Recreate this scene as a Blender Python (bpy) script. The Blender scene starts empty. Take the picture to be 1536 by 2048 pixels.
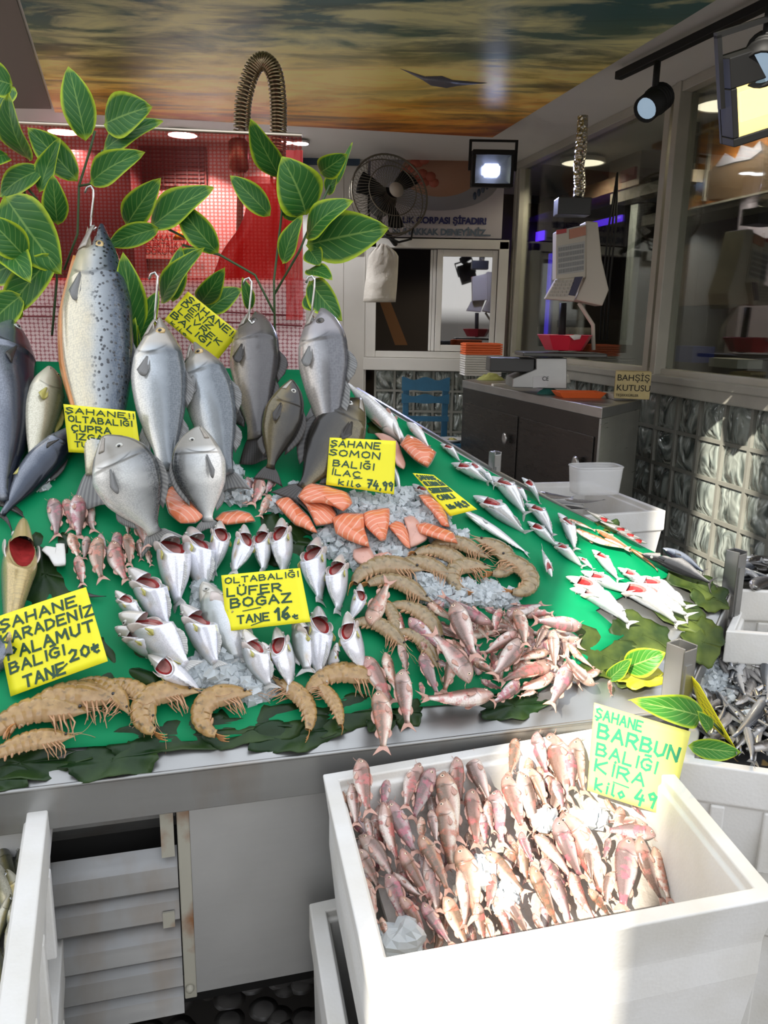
import bpy, math, random
from mathutils import Vector as V, Matrix, noise
random.seed(7)
sc = bpy.context.scene
COL = sc.collection
pi = math.pi
# ---------------------------------------------------------------- camera
F = 1600.0
cam_d = bpy.data.cameras.new('camera'); cam = bpy.data.objects.new('camera', cam_d); COL.objects.link(cam)
cam_d.sensor_fit = 'VERTICAL'; cam_d.sensor_height = 36; cam_d.lens = 36 * F / 2048; cam_d.clip_start = .02
RM = Matrix.Rotation(math.radians(90 - 13.3), 3, 'X') @ Matrix.Rotation(math.radians(1.0), 3, 'Z')
CP = V((0, 0, 1.5))
cam.matrix_world = Matrix.Translation(CP) @ RM.to_4x4()
sc.camera = cam
# ---------------------------------------------------------------- world, sun, exposure
sc.view_settings.view_transform = 'Standard'; sc.view_settings.look = 'None'
sc.view_settings.gamma = 1; sc.view_settings.use_curve_mapping = False
sc.view_settings.exposure = 0.32
w = bpy.data.worlds.new('sky'); sc.world = w; w.use_nodes = True
wn, wl = w.node_tree.nodes, w.node_tree.links
bg = wn['Background']
tc = wn.new('ShaderNodeTexCoord'); sx = wn.new('ShaderNodeSeparateXYZ'); rp = wn.new('ShaderNodeValToRGB')
wl.new(tc.outputs['Generated'], sx.inputs[0]); wl.new(sx.outputs[2], rp.inputs[0]); wl.new(rp.outputs[0], bg.inputs[0])
rp.color_ramp.elements[0].position = 0.0; rp.color_ramp.elements[0].color = (.16, .15, .14, 1)
rp.color_ramp.elements[1].position = .5; rp.color_ramp.elements[1].color = (.86, .91, 1, 1)
e = rp.color_ramp.elements.new(.02); e.color = (1, .98, .95, 1)
SKY = 1.5
bg.inputs[1].default_value = SKY
SUN = V((-.372, -.731, .57)).normalized()          # towards the sun
sd = bpy.data.lights.new('sun', 'SUN'); sd.energy = 8.5; sd.angle = math.radians(.35); sd.color = (1, .93, .80)
so = bpy.data.objects.new('sun', sd); COL.objects.link(so); so.location = SUN * 8
so.rotation_euler = SUN.to_track_quat('Z', 'Y').to_euler()

# ---------------------------------------------------------------- rays through the photograph, onto planes of the place
def ray(x, y): return RM @ V(((x - 768) / F, -(y - 1024) / F, -1))
def hit(x, y, p, n):
    d = ray(x, y); return CP + d * ((p - CP).dot(n) / d.dot(n))
def G(x, y, h): return hit(x, y, V((0, 0, h)), V((0, 0, 1)))
def D(x, y, Y): return hit(x, y, V((0, Y, 0)), V((0, 1, 0)))
E0, E1 = V((-.492, 1.131, .78)), V((.378, 1.365, .78))
EU = (E1 - E0).normalized(); SL = math.radians(36)
EV = V((-EU.y * math.cos(SL), EU.x * math.cos(SL), math.sin(SL))); SN = EU.cross(EV)
def S(x, y, l=0): return hit(x, y, E0 + SN * l, SN)                 # sloping display top
WA, WB = V((1.66, 3.7, 0)), V((1.22, 5.6, 0)); WU = (WB - WA).normalized(); WN = V((-WU.y, WU.x, 0))   # right-hand wall; WN points into the shop
if WN.x > 0: WN = -WN
def W(x, y, o=0): return hit(x, y, WA + WN * o, WN)
BY = 6.5                                                            # back wall

# ---------------------------------------------------------------- objects
def tag(o, label=None, cat=None, group=None, kind=None):
    if label: o['label'] = label
    if cat: o['category'] = cat
    if group: o['group'] = group
    if kind: o['kind'] = kind
    return o
def empty(name, loc, label=None, cat=None, group=None, kind=None):
    o = bpy.data.objects.new(name, None); COL.objects.link(o); o.location = loc; o.empty_display_size = .05
    return tag(o, label, cat, group, kind)
class MB:
    def __init__(s): s.v = []; s.f = []; s.uv = []; s.mi = []
    def add(s, vs, fs, uvs=None, mi=0):
        b = len(s.v); s.v += [tuple(p) for p in vs]
        s.uv += list(uvs) if uvs else [(0, 0)] * len(vs)
        s.f += [tuple(i + b for i in f) for f in fs]
        s.mi += list(mi) if isinstance(mi, (list, tuple)) else [mi] * len(fs)
        return s
    def box(s, lo, hi, mi=0, M=None):
        x0, y0, z0 = lo; x1, y1, z1 = hi
        p = [V(q) for q in ((x0,y0,z0),(x1,y0,z0),(x1,y1,z0),(x0,y1,z0),(x0,y0,z1),(x1,y0,z1),(x1,y1,z1),(x0,y1,z1))]
        if M: p = [M @ q for q in p]
        return s.add(p, [(0,3,2,1),(4,5,6,7),(0,1,5,4),(1,2,6,5),(2,3,7,6),(3,0,4,7)], mi=mi)
    def quad(s, q, t, n=None, mi=0):                    # slab: four points, thickness t on the side away from n
        q = [V(p) for p in q]
        if n is None: n = (q[1]-q[0]).cross(q[3]-q[0]).normalized()
        p = q + [a - n * t for a in q]
        uv = [(0,0),(1,0),(1,1),(0,1)] * 2
        return s.add(p, [(0,1,2,3),(7,6,5,4),(0,4,5,1),(1,5,6,2),(2,6,7,3),(3,7,4,0)], uv, mi)
    def prism(s, pts, n, t, mi=0):
        k = len(pts); pts = [V(p) for p in pts]
        p = pts + [a - n * t for a in pts]
        return s.add(p, [tuple(range(k)), tuple(range(2*k-1, k-1, -1))] + [(i, i+k, (i+1)%k+k, (i+1)%k) for i in range(k)], mi=mi)
    def tube(s, path, r, n=8, mi=0, cap=True):
        path = [V(p) for p in path]; k = len(path); rr = r if isinstance(r, (list, tuple)) else [r] * k
        vs = []; up = None
        for i, p in enumerate(path):
            t = (path[min(i+1, k-1)] - path[max(i-1, 0)]).normalized()
            if up is None:
                up = V((0, 0, 1)) if abs(t.z) < .9 else V((1, 0, 0))
            a = (up - t * up.dot(t))
            a = a.normalized() if a.length > 1e-6 else t.orthogonal().normalized()
            up = a; b = t.cross(a)
            for j in range(n):
                q = 2 * pi * j / n; vs.append(p + (a * math.cos(q) + b * math.sin(q)) * rr[i])
        fs = [(i*n+j, i*n+(j+1)%n, (i+1)*n+(j+1)%n, (i+1)*n+j) for i in range(k-1) for j in range(n)]
        if cap: fs += [tuple(range(n))[::-1], tuple(range((k-1)*n, k*n))]
        return s.add(vs, fs, mi=mi)
    def lathe(s, prof, M=None, n=24, mi=0):
        vs = []; k = len(prof)
        for r, z in prof:
            for j in range(n):
                a = 2*pi*j/n; vs.append(V((r*math.cos(a), r*math.sin(a), z)))
        if M: vs = [M @ q for q in vs]
        fs = [(i*n+j, i*n+(j+1)%n, (i+1)*n+(j+1)%n, (i+1)*n+j) for i in range(k-1) for j in range(n)]
        fs += [tuple(range(n))[::-1], tuple(range((k-1)*n, k*n))]
        return s.add(vs, fs, mi=mi)
    def ball(s, c, r, n=10, m=6, M=None, mi=0):
        c = V(c); r = r if hasattr(r, '__len__') else (r, r, r); vs = []; fs = []
        for i in range(m+1):
            t = pi*i/m
            for j in range(n):
                a = 2*pi*j/n; q = V((math.sin(t)*math.cos(a)*r[0], math.sin(t)*math.sin(a)*r[1], math.cos(t)*r[2]))
                vs.append(c + (M @ q if M else q))
        fs = [(i*n+j, (i+1)*n+j, (i+1)*n+(j+1)%n, i*n+(j+1)%n) for i in range(m) for j in range(n)]
        return s.add(vs, fs, mi=mi)
    def grid(s, fn, nu, nv, mi=0, flip=False):
        vs = []; uv = []
        for i in range(nu+1):
            for j in range(nv+1): vs.append(fn(i/nu, j/nv)); uv.append((i/nu, j/nv))
        k = nv+1
        fs = [(i*k+j, (i+1)*k+j, (i+1)*k+j+1, i*k+j+1) for i in range(nu) for j in range(nv)]
        if flip: fs = [f[::-1] for f in fs]
        return s.add(vs, fs, uv, mi)
    def build(s, name, mats, parent=None, smooth=True, bevel=0, solid=0, origin=None, sub=0, seg=2):
        me = bpy.data.meshes.new(name)
        if origin is None:
            if parent is not None: origin = V((0, 0, 0))
            else:
                lo = [min(p[i] for p in s.v) for i in range(3)]; hi = [max(p[i] for p in s.v) for i in range(3)]
                origin = V(((lo[0]+hi[0])/2, (lo[1]+hi[1])/2, lo[2]))
        off = origin if parent is None else V(parent.location)
        if parent is not None and parent.parent is not None: off = off + V(parent.parent.location)
        me.from_pydata([V(p) - off for p in s.v], [], s.f)
        ul = me.uv_layers.new(name='uv')
        for l in me.loops: ul.data[l.index].uv = s.uv[l.vertex_index]
        for m in (mats if isinstance(mats, (list, tuple)) else [mats]): me.materials.append(m)
        for p, i in zip(me.polygons, s.mi): p.material_index = i; p.use_smooth = smooth
        me.validate(); me.update()
        o = bpy.data.objects.new(name, me); COL.objects.link(o)
        if parent is not None: o.parent = parent
        else: o.location = origin
        if solid:
            m = o.modifiers.new('solid', 'SOLIDIFY'); m.thickness = solid; m.offset = 0
        if bevel:
            m = o.modifiers.new('bevel', 'BEVEL'); m.width = bevel; m.segments = seg; m.limit_method = 'ANGLE'; m.angle_limit = .6
            m.harden_normals = False
        if sub:
            m = o.modifiers.new('sub', 'SUBSURF'); m.levels = sub; m.render_levels = sub
        return o
def kids(o): return [c for c in o.children]
def clone(o, M=None, parent=None):
    c = o.copy(); COL.objects.link(c); c.parent = parent
    if M is not None: c.matrix_world = M
    for k in o.children: clone(k, None, c)
    return c
def drop(o):
    for k in list(o.children): drop(k)
    bpy.data.objects.remove(o)

# ---------------------------------------------------------------- materials
class NM:
    def __init__(s, name):
        s.m = bpy.data.materials.new(name); s.m.use_nodes = True
        s.n = s.m.node_tree.nodes; s.l = s.m.node_tree.links; s.b = s.n['Principled BSDF']; s.out = s.n['Material Output']
    def node(s, t, **kw):
        o = s.n.new('ShaderNode' + t)
        for k, v in kw.items(): setattr(o, k, v)
        return o
    def put(s, sock, v):
        if hasattr(v, 'is_output'): s.l.new(v, sock)
        elif isinstance(v, (tuple, list)): sock.default_value = (*v, 1) if len(v) == 3 and sock.type == 'RGBA' else v
        else: sock.default_value = v
    def set(s, **kw):
        nm = dict(col='Base Color', rough='Roughness', metal='Metallic', trans='Transmission Weight', alpha='Alpha', spec='Specular IOR Level', coat='Coat Weight', coatr='Coat Roughness', ecol='Emission Color', estr='Emission Strength', nor='Normal', sss='Subsurface Weight', ior='IOR', sheen='Sheen Weight')
        for k, v in kw.items(): s.put(s.b.inputs[nm[k]], v)
        return s
    def co(s, kind='Object', scale=(1, 1, 1), loc=(0, 0, 0), rot=(0, 0, 0)):
        t = s.node('TexCoord'); mp = s.node('Mapping'); s.l.new(t.outputs[kind], mp.inputs[0])
        mp.inputs['Scale'].default_value = scale; mp.inputs['Location'].default_value = loc; mp.inputs['Rotation'].default_value = rot
        return mp.outputs[0]
    def noise(s, scale, co=None, detail=3, rough=.5, dist=0):
        t = s.node('TexNoise'); t.inputs['Scale'].default_value = scale; t.inputs['Detail'].default_value = detail
        t.inputs['Roughness'].default_value = rough; t.inputs['Distortion'].default_value = dist
        if co is not None: s.l.new(co, t.inputs['Vector'])
        return t.outputs['Fac']
    def voro(s, scale, co=None, feature='F1', out='Distance', rnd=1):
        t = s.node('TexVoronoi', feature=feature); t.inputs['Scale'].default_value = scale; t.inputs['Randomness'].default_value = rnd
        if co is not None: s.l.new(co, t.inputs['Vector'])
        return t.outputs[out]
    def math(s, op, a, b=0.0, c=None, clamp=False):
        t = s.node('Math', operation=op); t.use_clamp = clamp; s.put(t.inputs[0], a); s.put(t.inputs[1], b)
        if c is not None: s.put(t.inputs[2], c)
        return t.outputs[0]
    def ramp(s, fac, stops, interp='LINEAR'):
        t = s.node('ValToRGB'); cr = t.color_ramp; cr.interpolation = interp
        stops = [(p, (c, c, c) if not hasattr(c, '__len__') else c) for p, c in stops]
        cr.elements[0].position = stops[0][0]; cr.elements[0].color = (*stops[0][1], 1)
        cr.elements[1].position = stops[-1][0]; cr.elements[1].color = (*stops[-1][1], 1)
        for p, c in stops[1:-1]: cr.elements.new(p).color = (*c, 1)
        s.put(t.inputs[0], fac); return t.outputs[0]
    def mix(s, fac, a, b, mode='MIX'):
        t = s.node('Mix', data_type='RGBA', blend_type=mode)
        s.put(t.inputs[0], fac); s.put(t.inputs[6], a); s.put(t.inputs[7], b); return t.outputs[2]
    def bump(s, h, strength=.3, dist=.002):
        t = s.node('Bump'); t.inputs['Strength'].default_value = strength; t.inputs['Distance'].default_value = dist
        s.l.new(h, t.inputs['Height']); s.l.new(t.outputs[0], s.b.inputs['Normal']); return s
    def uv(s):
        t = s.node('TexCoord'); x = s.node('SeparateXYZ'); s.l.new(t.outputs['UV'], x.inputs[0]); return x.outputs[0], x.outputs[1]
    def rnd(s): return s.node('ObjectInfo').outputs['Random']
def mat(name, col, rough=.5, metal=0, var=0, vs=8, bump=0, bs=60, bd=.002, **kw):
    k = NM(name); k.set(col=col, rough=rough, metal=metal, **kw)
    if var:
        n = k.noise(vs, k.co()); k.set(col=k.mix(k.ramp(n, [(.3, 0), (.7, 1)]), tuple(c*(1-var) for c in col), col))
    if bump: k.bump(k.noise(bs, k.co()), bump, bd)
    return k.m
def emit(name, col, s):
    k = NM(name); k.set(col=(0, 0, 0), ecol=col, estr=s); return k.m
# ---------------------------------------------------------------- shared materials
def steel_mat(name, col, stain=None, rough=.32):
    k = NM(name); co = k.co('Object', (3, 3, 40)); n = k.noise(2.2, co, 3)
    n2 = k.noise(5, k.co('Object', (1, 1, 1)), 5)
    c = k.mix(k.ramp(n2, [(.35, 0), (.7, 1)]), tuple(v*.86 for v in col), col)
    if stain: c = k.mix(k.ramp(k.noise(3, k.co('Object', (4, 4, 1)), 5), [(.5, 0), (.72, .75)]), c, stain)
    k.set(col=c, rough=k.ramp(n, [(.3, rough-.03), (.7, rough+.05)]), metal=.85); k.bump(n, .02, .001); return k.m
M_STEEL = steel_mat('brushed_steel', (.37, .37, .36))
M_STEELD = steel_mat('dull_steel', (.36, .36, .35), (.30, .25, .2), .4)
M_RUST = NM('rusty_edge'); M_RUST.set(col=M_RUST.mix(M_RUST.ramp(M_RUST.noise(9, M_RUST.co(), 5), [(.50, 0), (.66, 1)]), (.42, .4, .33), (.26, .11, .04)), rough=.7, metal=.2); M_RUST = M_RUST.m
def foam_mat():
    k = NM('foam'); co = k.co(); v = k.voro(170, co); n = k.noise(7, co, 4)
    k.set(col=k.mix(k.ramp(n, [(.35, 1), (.62, 0)]), (.70, .69, .665), (.62, .60, .55)), rough=.62, sss=0)
    k.bump(v, .12, .002); return k.m
M_FOAM = foam_mat()
M_WHITEP = mat('cream_paint', (.62, .60, .55), .45, var=.1, vs=3)
M_BEAM = mat('white_soffit', (.74, .72, .69), .5, var=.06, vs=2)
M_TAUPE = mat('taupe_soffit', (.16, .135, .115), .6)
M_ALU = mat('white_aluminium', (.66, .64, .59), .35, var=.1, vs=4)
M_BLACK = mat('black_metal', (.009, .009, .009), .55, spec=.25)
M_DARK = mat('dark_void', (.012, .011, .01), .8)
M_GREEN = NM('green_astro_sheet'); M_GREEN.set(col=M_GREEN.mix(M_GREEN.noise(9, M_GREEN.co(), 3), (.0, .17, .06), (.0, .26, .10)), rough=.5, spec=.2)
M_GREEN.bump(M_GREEN.noise(14, M_GREEN.co(), 2), .35, .01); M_GREEN = M_GREEN.m
M_INK = mat('green_black_ink', (.012, .06, .03), .5)
M_CARD = mat('yellow_card', (.86, .80, .015), .5, var=.04, vs=6)
M_ORANGE = mat('orange_plastic', (.80, .14, .03), .4)
M_REDP = mat('red_plastic', (.62, .02, .045), .35)
M_BLUE = mat('teal_paint', (.02, .13, .24), .5, var=.2, vs=12)
M_WOOD = mat('brown_wood', (.16, .08, .035), .5, var=.4, vs=14)
def ice_mat():
    k = NM('crushed_ice'); k.set(col=(.74, .79, .81), rough=.2, trans=.4, spec=.6, ior=1.31); return k.m
M_ICE = ice_mat()
def glass_mat(name, refl=1.0, tint=(.9, .95, .93)):
    k = NM(name); g = k.node('BsdfGlossy'); g.inputs['Roughness'].default_value = .02; t = k.node('BsdfTransparent'); t.inputs[0].default_value = (*tint, 1)
    fr = k.node('Fresnel'); fr.inputs[0].default_value = 1.55; f = k.math('MULTIPLY', fr.outputs[0], refl, clamp=True)
    mx = k.node('MixShader'); k.l.new(f, mx.inputs[0]); k.l.new(t.outputs[0], mx.inputs[1]); k.l.new(g.outputs[0], mx.inputs[2]); k.l.new(mx.outputs[0], k.out.inputs[0]); return k.m
M_GLASS = glass_mat('window_glass', .6, (.75, .78, .75))
M_GLASSM = glass_mat('sliding_pane_glass', 7.0, (.5, .5, .5))

# ================================================================ THE SETTING
def struct(o, label, cat): return tag(o, label, cat, kind='structure')
# cobbled street floor
k = NM('pebble_cobbles'); co = k.co('Object', (1, 1, 1)); v = k.voro(16, co); cc = k.voro(16, co, out='Color')
h_, s_ = k.ramp(v, [(.0, 1), (.45, .55), (.6, 0)]), k.ramp(cc, [(0, (.07, .065, .06)), (1, (.20, .19, .18))])
k.set(col=k.mix(k.ramp(v, [(.42, 0), (.55, 1)]), s_, (.05, .045, .04)), rough=.45); k.bump(h_, .9, .03)
b = MB(); b.grid(lambda u, t: V((-6 + 12*u, -4 + 12*t, .004*math.sin(9*u)*math.sin(7*t))), 12, 12)
struct(b.build('floor', k.m), 'street paved with dark rounded cobbles under the fish counter', 'floor')
b = MB(); b.quad([(-4, 2.75, .15), (1.95, 2.75, .15), (1.95, 8.6, .15), (-4, 8.6, .15)], .14)
struct(b.build('floor_inside', mat('grey_tiles', (.10, .095, .09), .4), smooth=False), 'dark raised floor inside the fish shop', 'floor')
# blockers added out of view: the slit between them shapes the sun band
SH = V((SUN.x, SUN.y, 0)).normalized(); SP = V((-SH.y, SH.x, 0))
if SP.x < 0: SP = -SP
M_BLOCKER = mat('pale_blocker', (.42, .39, .34), .8, var=.15, vs=2)
def blocker(n, a0, a1, lab):
    b = MB(); pts = [SP*a + SH*d for a, d in ((a0, 5.0), (a1, 5.0), (a1, 6.4), (a0, 6.4))]
    b.prism([V((p.x, p.y, 7.6)) for p in pts], V((0, 0, 1)), 7.6); struct(b.build('wall_sun_blocker_%d' % n, M_BLOCKER, smooth=False), lab, 'house wall')
blocker(1, -2.1, -.385, 'pale house added behind the viewer, shading left of the sun gap')
blocker(2, -.12, 1.3, 'pale house added behind the viewer, shading right of the sun gap')
# ceiling and mural
CZ = 2.7
b = MB(); b.box((-4, 2.3, CZ), (5.0, 9, CZ + .12)); struct(b.build('ceiling', M_BEAM, smooth=False), 'plain pale soffit framing the printed sky ceiling', 'ceiling')
b = MB(); b.box((-4, 2.22, 2.36), (5, 2.30, CZ + .12)); struct(b.build('trim_sun_blocker', M_BEAM, smooth=False), 'pale fascia board added out of view above the stall to block sun', 'fascia')  # unseen board added to keep sun off the inner right wall
def mural_mat():
    k = NM('printed_sunset_sky'); t = k.node('TexCoord'); co = t.outputs['Object']
    x = k.node('SeparateXYZ'); k.l.new(co, x.inputs[0])
    big = k.noise(1.0, k.co('Object', (.8, 1.8, 1)), 5, .6, .4)
    fine = k.noise(2.0, k.co('Object', (.85, 2.0, 1), (3, 1, 0)), 9, .58, .5)
    y = k.math('DIVIDE', k.math('ADD', x.outputs[1], k.math('MULTIPLY', k.math('SUBTRACT', big, .5), .8)), 3.0)
    ramp = k.ramp(y, [(0, (.06, .14, .15)), (.38, (.055, .13, .13)), (.52, (.13, .19, .11)), (.64, (.42, .32, .06)), (.76, (.62, .36, .04)), (.88, (.66, .25, .02)), (.95, (.50, .12, .012)), (1, (.28, .06, .01))])
    lit = k.ramp(y, [(0, (.62, .66, .42)), (.5, (.72, .70, .36)), (.7, (.95, .76, .22)), (.9, (.90, .50, .08)), (1, (.7, .28, .04))])
    c = k.mix(k.ramp(fine, [(.43, 0), (.50, .55), (.60, 1)]), ramp, lit)
    dk = k.ramp(k.noise(1.5, k.co('Object', (.7, 3.2, 1), (7, 2, 0)), 8, .62, .5), [(.50, 0), (.62, .8)])
    c = k.mix(dk, c, k.ramp(y, [(0, (.03, .075, .085)), (.5, (.05, .085, .07)), (.7, (.11, .10, .03)), (.85, (.16, .09, .02)), (1, (.12, .045, .012))]))
    dx = k.math('SUBTRACT', x.outputs[0], .28); dy = k.math('MULTIPLY', k.math('SUBTRACT', x.outputs[1], 2.05), 1.9)
    d = k.math('SQRT', k.math('ADD', k.math('MULTIPLY', dx, dx), k.math('MULTIPLY', dy, dy)))
    c = k.mix(k.math('MULTIPLY', k.ramp(d, [(0, 1), (.3, .75), (1.0, 0)]), k.ramp(fine, [(.3, .35), (.6, 1)])), c, (1.0, .80, .26))
    c = k.mix(1.0, c, (1.3, 1.27, 1.2), 'MULTIPLY')
    k.set(col=c, rough=.32, spec=.20); return k.m
mur = [G(-60, -430, 2.672), G(110, 225, 2.672), G(985, 275, 2.672), G(1480, -40, 2.672)]
far_l, far_r = mur[1], mur[2]
nl = far_l + (G(40, 0, 2.672) - far_l) * 1.65; nr = far_r + (G(1400, 20, 2.672) - far_r) * 1.52
b = MB(); b.quad([nl, nr, far_r, far_l], -.028, V((0, 0, 1)))
mu = b.build('ceiling_mural', mural_mat(), smooth=False, origin=V((-.55, 2.33, 2.672)))
tag(mu, 'glossy printed ceiling panel with a sunset sky and clouds above the stall', 'ceiling mural')
b = MB()                                                             # gull printed on the panel
gull = [(800,137),(850,153),(884,152),(905,160),(975,166),(915,172),(893,176),(862,171),(845,160)]
b.prism([G(x, y, 2.6712) for x, y in gull], V((0, 0, -1)), -.0004)
g = b.build('printed_gull', mat('gull_grey', (.13, .13, .16), .4), mu); g['label'] = 'dark grey gull gliding on the printed sky'
# taupe strip left of the mural
b = MB(); q = [V((-4, 2.3, 2.69)), V((nl.x - .02, 2.3, 2.69)), V((far_l.x - .02, far_l.y, 2.69)), V((-4, far_l.y, 2.69))]
b.quad(q, -.006, V((0, 0, 1))); struct(b.build('trim_1', M_TAUPE, smooth=False), 'brown grey soffit strip left of the sky ceiling', 'ceiling trim')

# back wall: panel, window frames, poster, glass blocks
def back(x0, y0, x1, y1, Y=BY, t=.06, mb=None):
    p = [D(x0, y1, Y), D(x1, y1, Y), D(x1, y0, Y), D(x0, y0, Y)]
    X0, X1, Z0, Z1 = (p[0].x+p[3].x)/2, (p[1].x+p[2].x)/2, (p[0].z+p[1].z)/2, (p[2].z+p[3].z)/2
    mb = mb or MB(); mb.box((X0, Y, Z0), (X1, Y + t, Z1)); return mb
X = lambda px, py, Y=BY: D(px, py, Y).x
Z = lambda py, px=800, Y=BY: D(px, py, Y).z
# wall left of the window
b = MB(); b.box((-4, BY, .15), (X(733, 600), BY + .1, CZ))
for i in range(14):
    xx = X(733, 600) - .012 - i * .17; b.box((xx - .01, BY - .006, .15), (xx, BY, CZ))
struct(b.build('wall_back', M_WHITEP, bevel=.002, smooth=False), 'cream metal panel wall behind the hanging fish', 'wall')
b = MB(); back(600, 268, 720, 330, BY - .02, .015, b); o = b.build('trim_gap_stand_in', mat('blue_grey_gap', (.03, .06, .10), .5), smooth=False); struct(o, 'dark blue panel standing in for a bluish gap beside the fan', 'wall trim')  # dark panel put in for the bluish gap in the wall
# window frame
zb, zt, zs = Z(715), Z(480), Z(735)
xl, xr = X(733, 600), X(1012, 600)
b = MB(); fw = .075
b.box((xl, BY-.03, zb), (xl+fw, BY+.06, zt)); b.box((xr-fw, BY-.03, zb), (xr, BY+.06, zt))
b.box((xl+fw, BY-.03, zb), (xr-fw, BY+.06, zb+.05)); b.box((xl, BY-.03, zt-.06), (xr, BY+.06, zt+.01))
b.box((xl-.02, BY-.06, zs-.02), (xr+.02, BY+.06, zb-.002))
xm = X(872, 600)
win = b.build('window_1', M_ALU, smooth=False, bevel=.004); struct(win, 'white aluminium sliding window in the back wall, left half open', 'window')
b = MB(); x2, x3, z2, z3 = xm, xr-fw-.005, zb+.055, zt-.065
for lo, hi in (((x2, z2), (x2+.045, z3)), ((x3-.04, z2), (x3, z3)), ((x2+.045, z2), (x3-.04, z2+.05)), ((x2+.045, z3-.05), (x3-.04, z3))): b.box((lo[0], BY-.012, lo[1]), (hi[0], BY+.02, hi[1]))
b.box((x2-.028, BY+.022, z2), (x2-.003, BY+.05, z3)); b.box((x2-.05, BY+.03, z2), (x2-.03, BY+.05, z3))
b.build('sash_frame', M_ALU, win, smooth=False, bevel=.003)
b = MB(); b.box((x2+.04, BY, z2+.045), (x3-.035, BY+.006, z3-.045)); b.build('sliding_pane', M_GLASSM, win, smooth=False)
# poster above the window
pz0, pz1 = Z(474), Z(285)
b = MB(); b.box((xl+.02, BY-.012, pz0), (xr-.06, BY, pz1))
k = NM('poster_print'); x, y = k.uv(); k.set(col=k.mix(k.noise(3, k.co(), 3), (.34, .30, .32), (.46, .43, .44)), rough=.35)
po = b.build('poster', k.m, smooth=False); tag(po, 'printed soup poster above the back window with a bowl of salmon soup', 'poster')
b = MB()
def disc(mb, cx, cy, rx, ry, Y, n=40, t=.002, mi=0, f=lambda a: 1):
    mb.prism([V((cx + rx*math.cos(a)*f(a), Y, cy + ry*math.sin(a)*f(a))) for a in [2*pi*i/n for i in range(n)]], V((0, -1, 0)), t, mi)
bx, bz = X(880, 345), Z(345)
disc(b, bx-.02, bz-.05, .47, .22, BY-.013); b.build('printed_bowl', mat('printed_grey', (.26, .25, .27), .4), po)
b = MB(); disc(b, bx, bz, .30, .17, BY-.0145); b.build('printed_soup', mat('printed_soup', (.38, .20, .13), .4), po)
b = MB()
for i in range(15): disc(b, bx-.16+random.uniform(-.1, .12), bz+random.uniform(-.08, .1), .04, .035, BY-.016-.0002*i, 9, .001)
b.build('printed_fish_chunks', mat('printed_salmon', (.42, .10, .06), .4), po)
b = MB()
for i in range(7): disc(b, bx+.27+.03*i, bz-.16+.025*i, .014, .03, BY-.0146, 8, .001)
b.build('printed_leaves', mat('printed_dark', (.03, .045, .08), .4), po)
def ftext(s, size, loc, rot, m, parent, name='lettering', bold=0, align='LEFT', shear=0):
    cu = bpy.data.curves.new(name, 'FONT'); cu.body = s; cu.size = size; cu.extrude = .0006; cu.offset = bold; cu.align_x = align; cu.shear = shear
    tmp = bpy.data.objects.new(name, cu); COL.objects.link(tmp); bpy.context.view_layer.update()
    me = bpy.data.meshes.new_from_object(tmp.evaluated_get(bpy.context.evaluated_depsgraph_get())); bpy.data.objects.remove(tmp)
    me.materials.clear(); me.materials.append(m); o = bpy.data.objects.new(name, me); COL.objects.link(o)
    o.parent = parent; o.location = V(loc) - V(parent.location); o.rotation_euler = rot; return o
navy = mat('navy_print', (.012, .014, .09), .5); greyp = mat('grey_blue_print', (.09, .12, .16), .5)
ftext('BALIK ÇORBASI ŞİFADIR!', .064, (X(784, 445), BY-.0165, Z(446)), (pi/2, 0, 0), navy, po, bold=.003)
ftext('MUHAKKAK DENEYİNİZ...', .064, (X(784, 467), BY-.0165, Z(469)), (pi/2, 0, 0), greyp, po, bold=.003)
# dark room behind the open half of the window
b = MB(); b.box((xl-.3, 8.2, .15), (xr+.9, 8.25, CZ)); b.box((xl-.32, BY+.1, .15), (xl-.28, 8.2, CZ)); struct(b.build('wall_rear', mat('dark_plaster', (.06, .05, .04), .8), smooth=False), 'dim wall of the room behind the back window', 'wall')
t = empty('rear_table', (X(825, 690), 7.3, .15), 'brown wooden table seen through the open back window', 'table')
b = MB(); b.box((X(770, 670), 7.0, 1.17), (X(885, 670, 7.0), 7.6, 1.21)); b.build('table_top', M_WOOD, t, smooth=False)
for sx in (X(778, 690), X(870, 690)):
    b = MB(); b.box((sx-.03, 7.05, .15), (sx+.03, 7.11, 1.17)); b.build('leg', M_WOOD, t, smooth=False)
t = MB(); t.quad([D(758, 545, 7.8), D(815, 690, 7.8), D(790, 690, 7.8), D(758, 600, 7.8)], .05); tag(t.build('wooden_stair_rail', mat('honey_wood', (.28, .13, .04), .5), smooth=False), 'slanting honey coloured wooden rail in the dark room behind window', 'rail')

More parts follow.
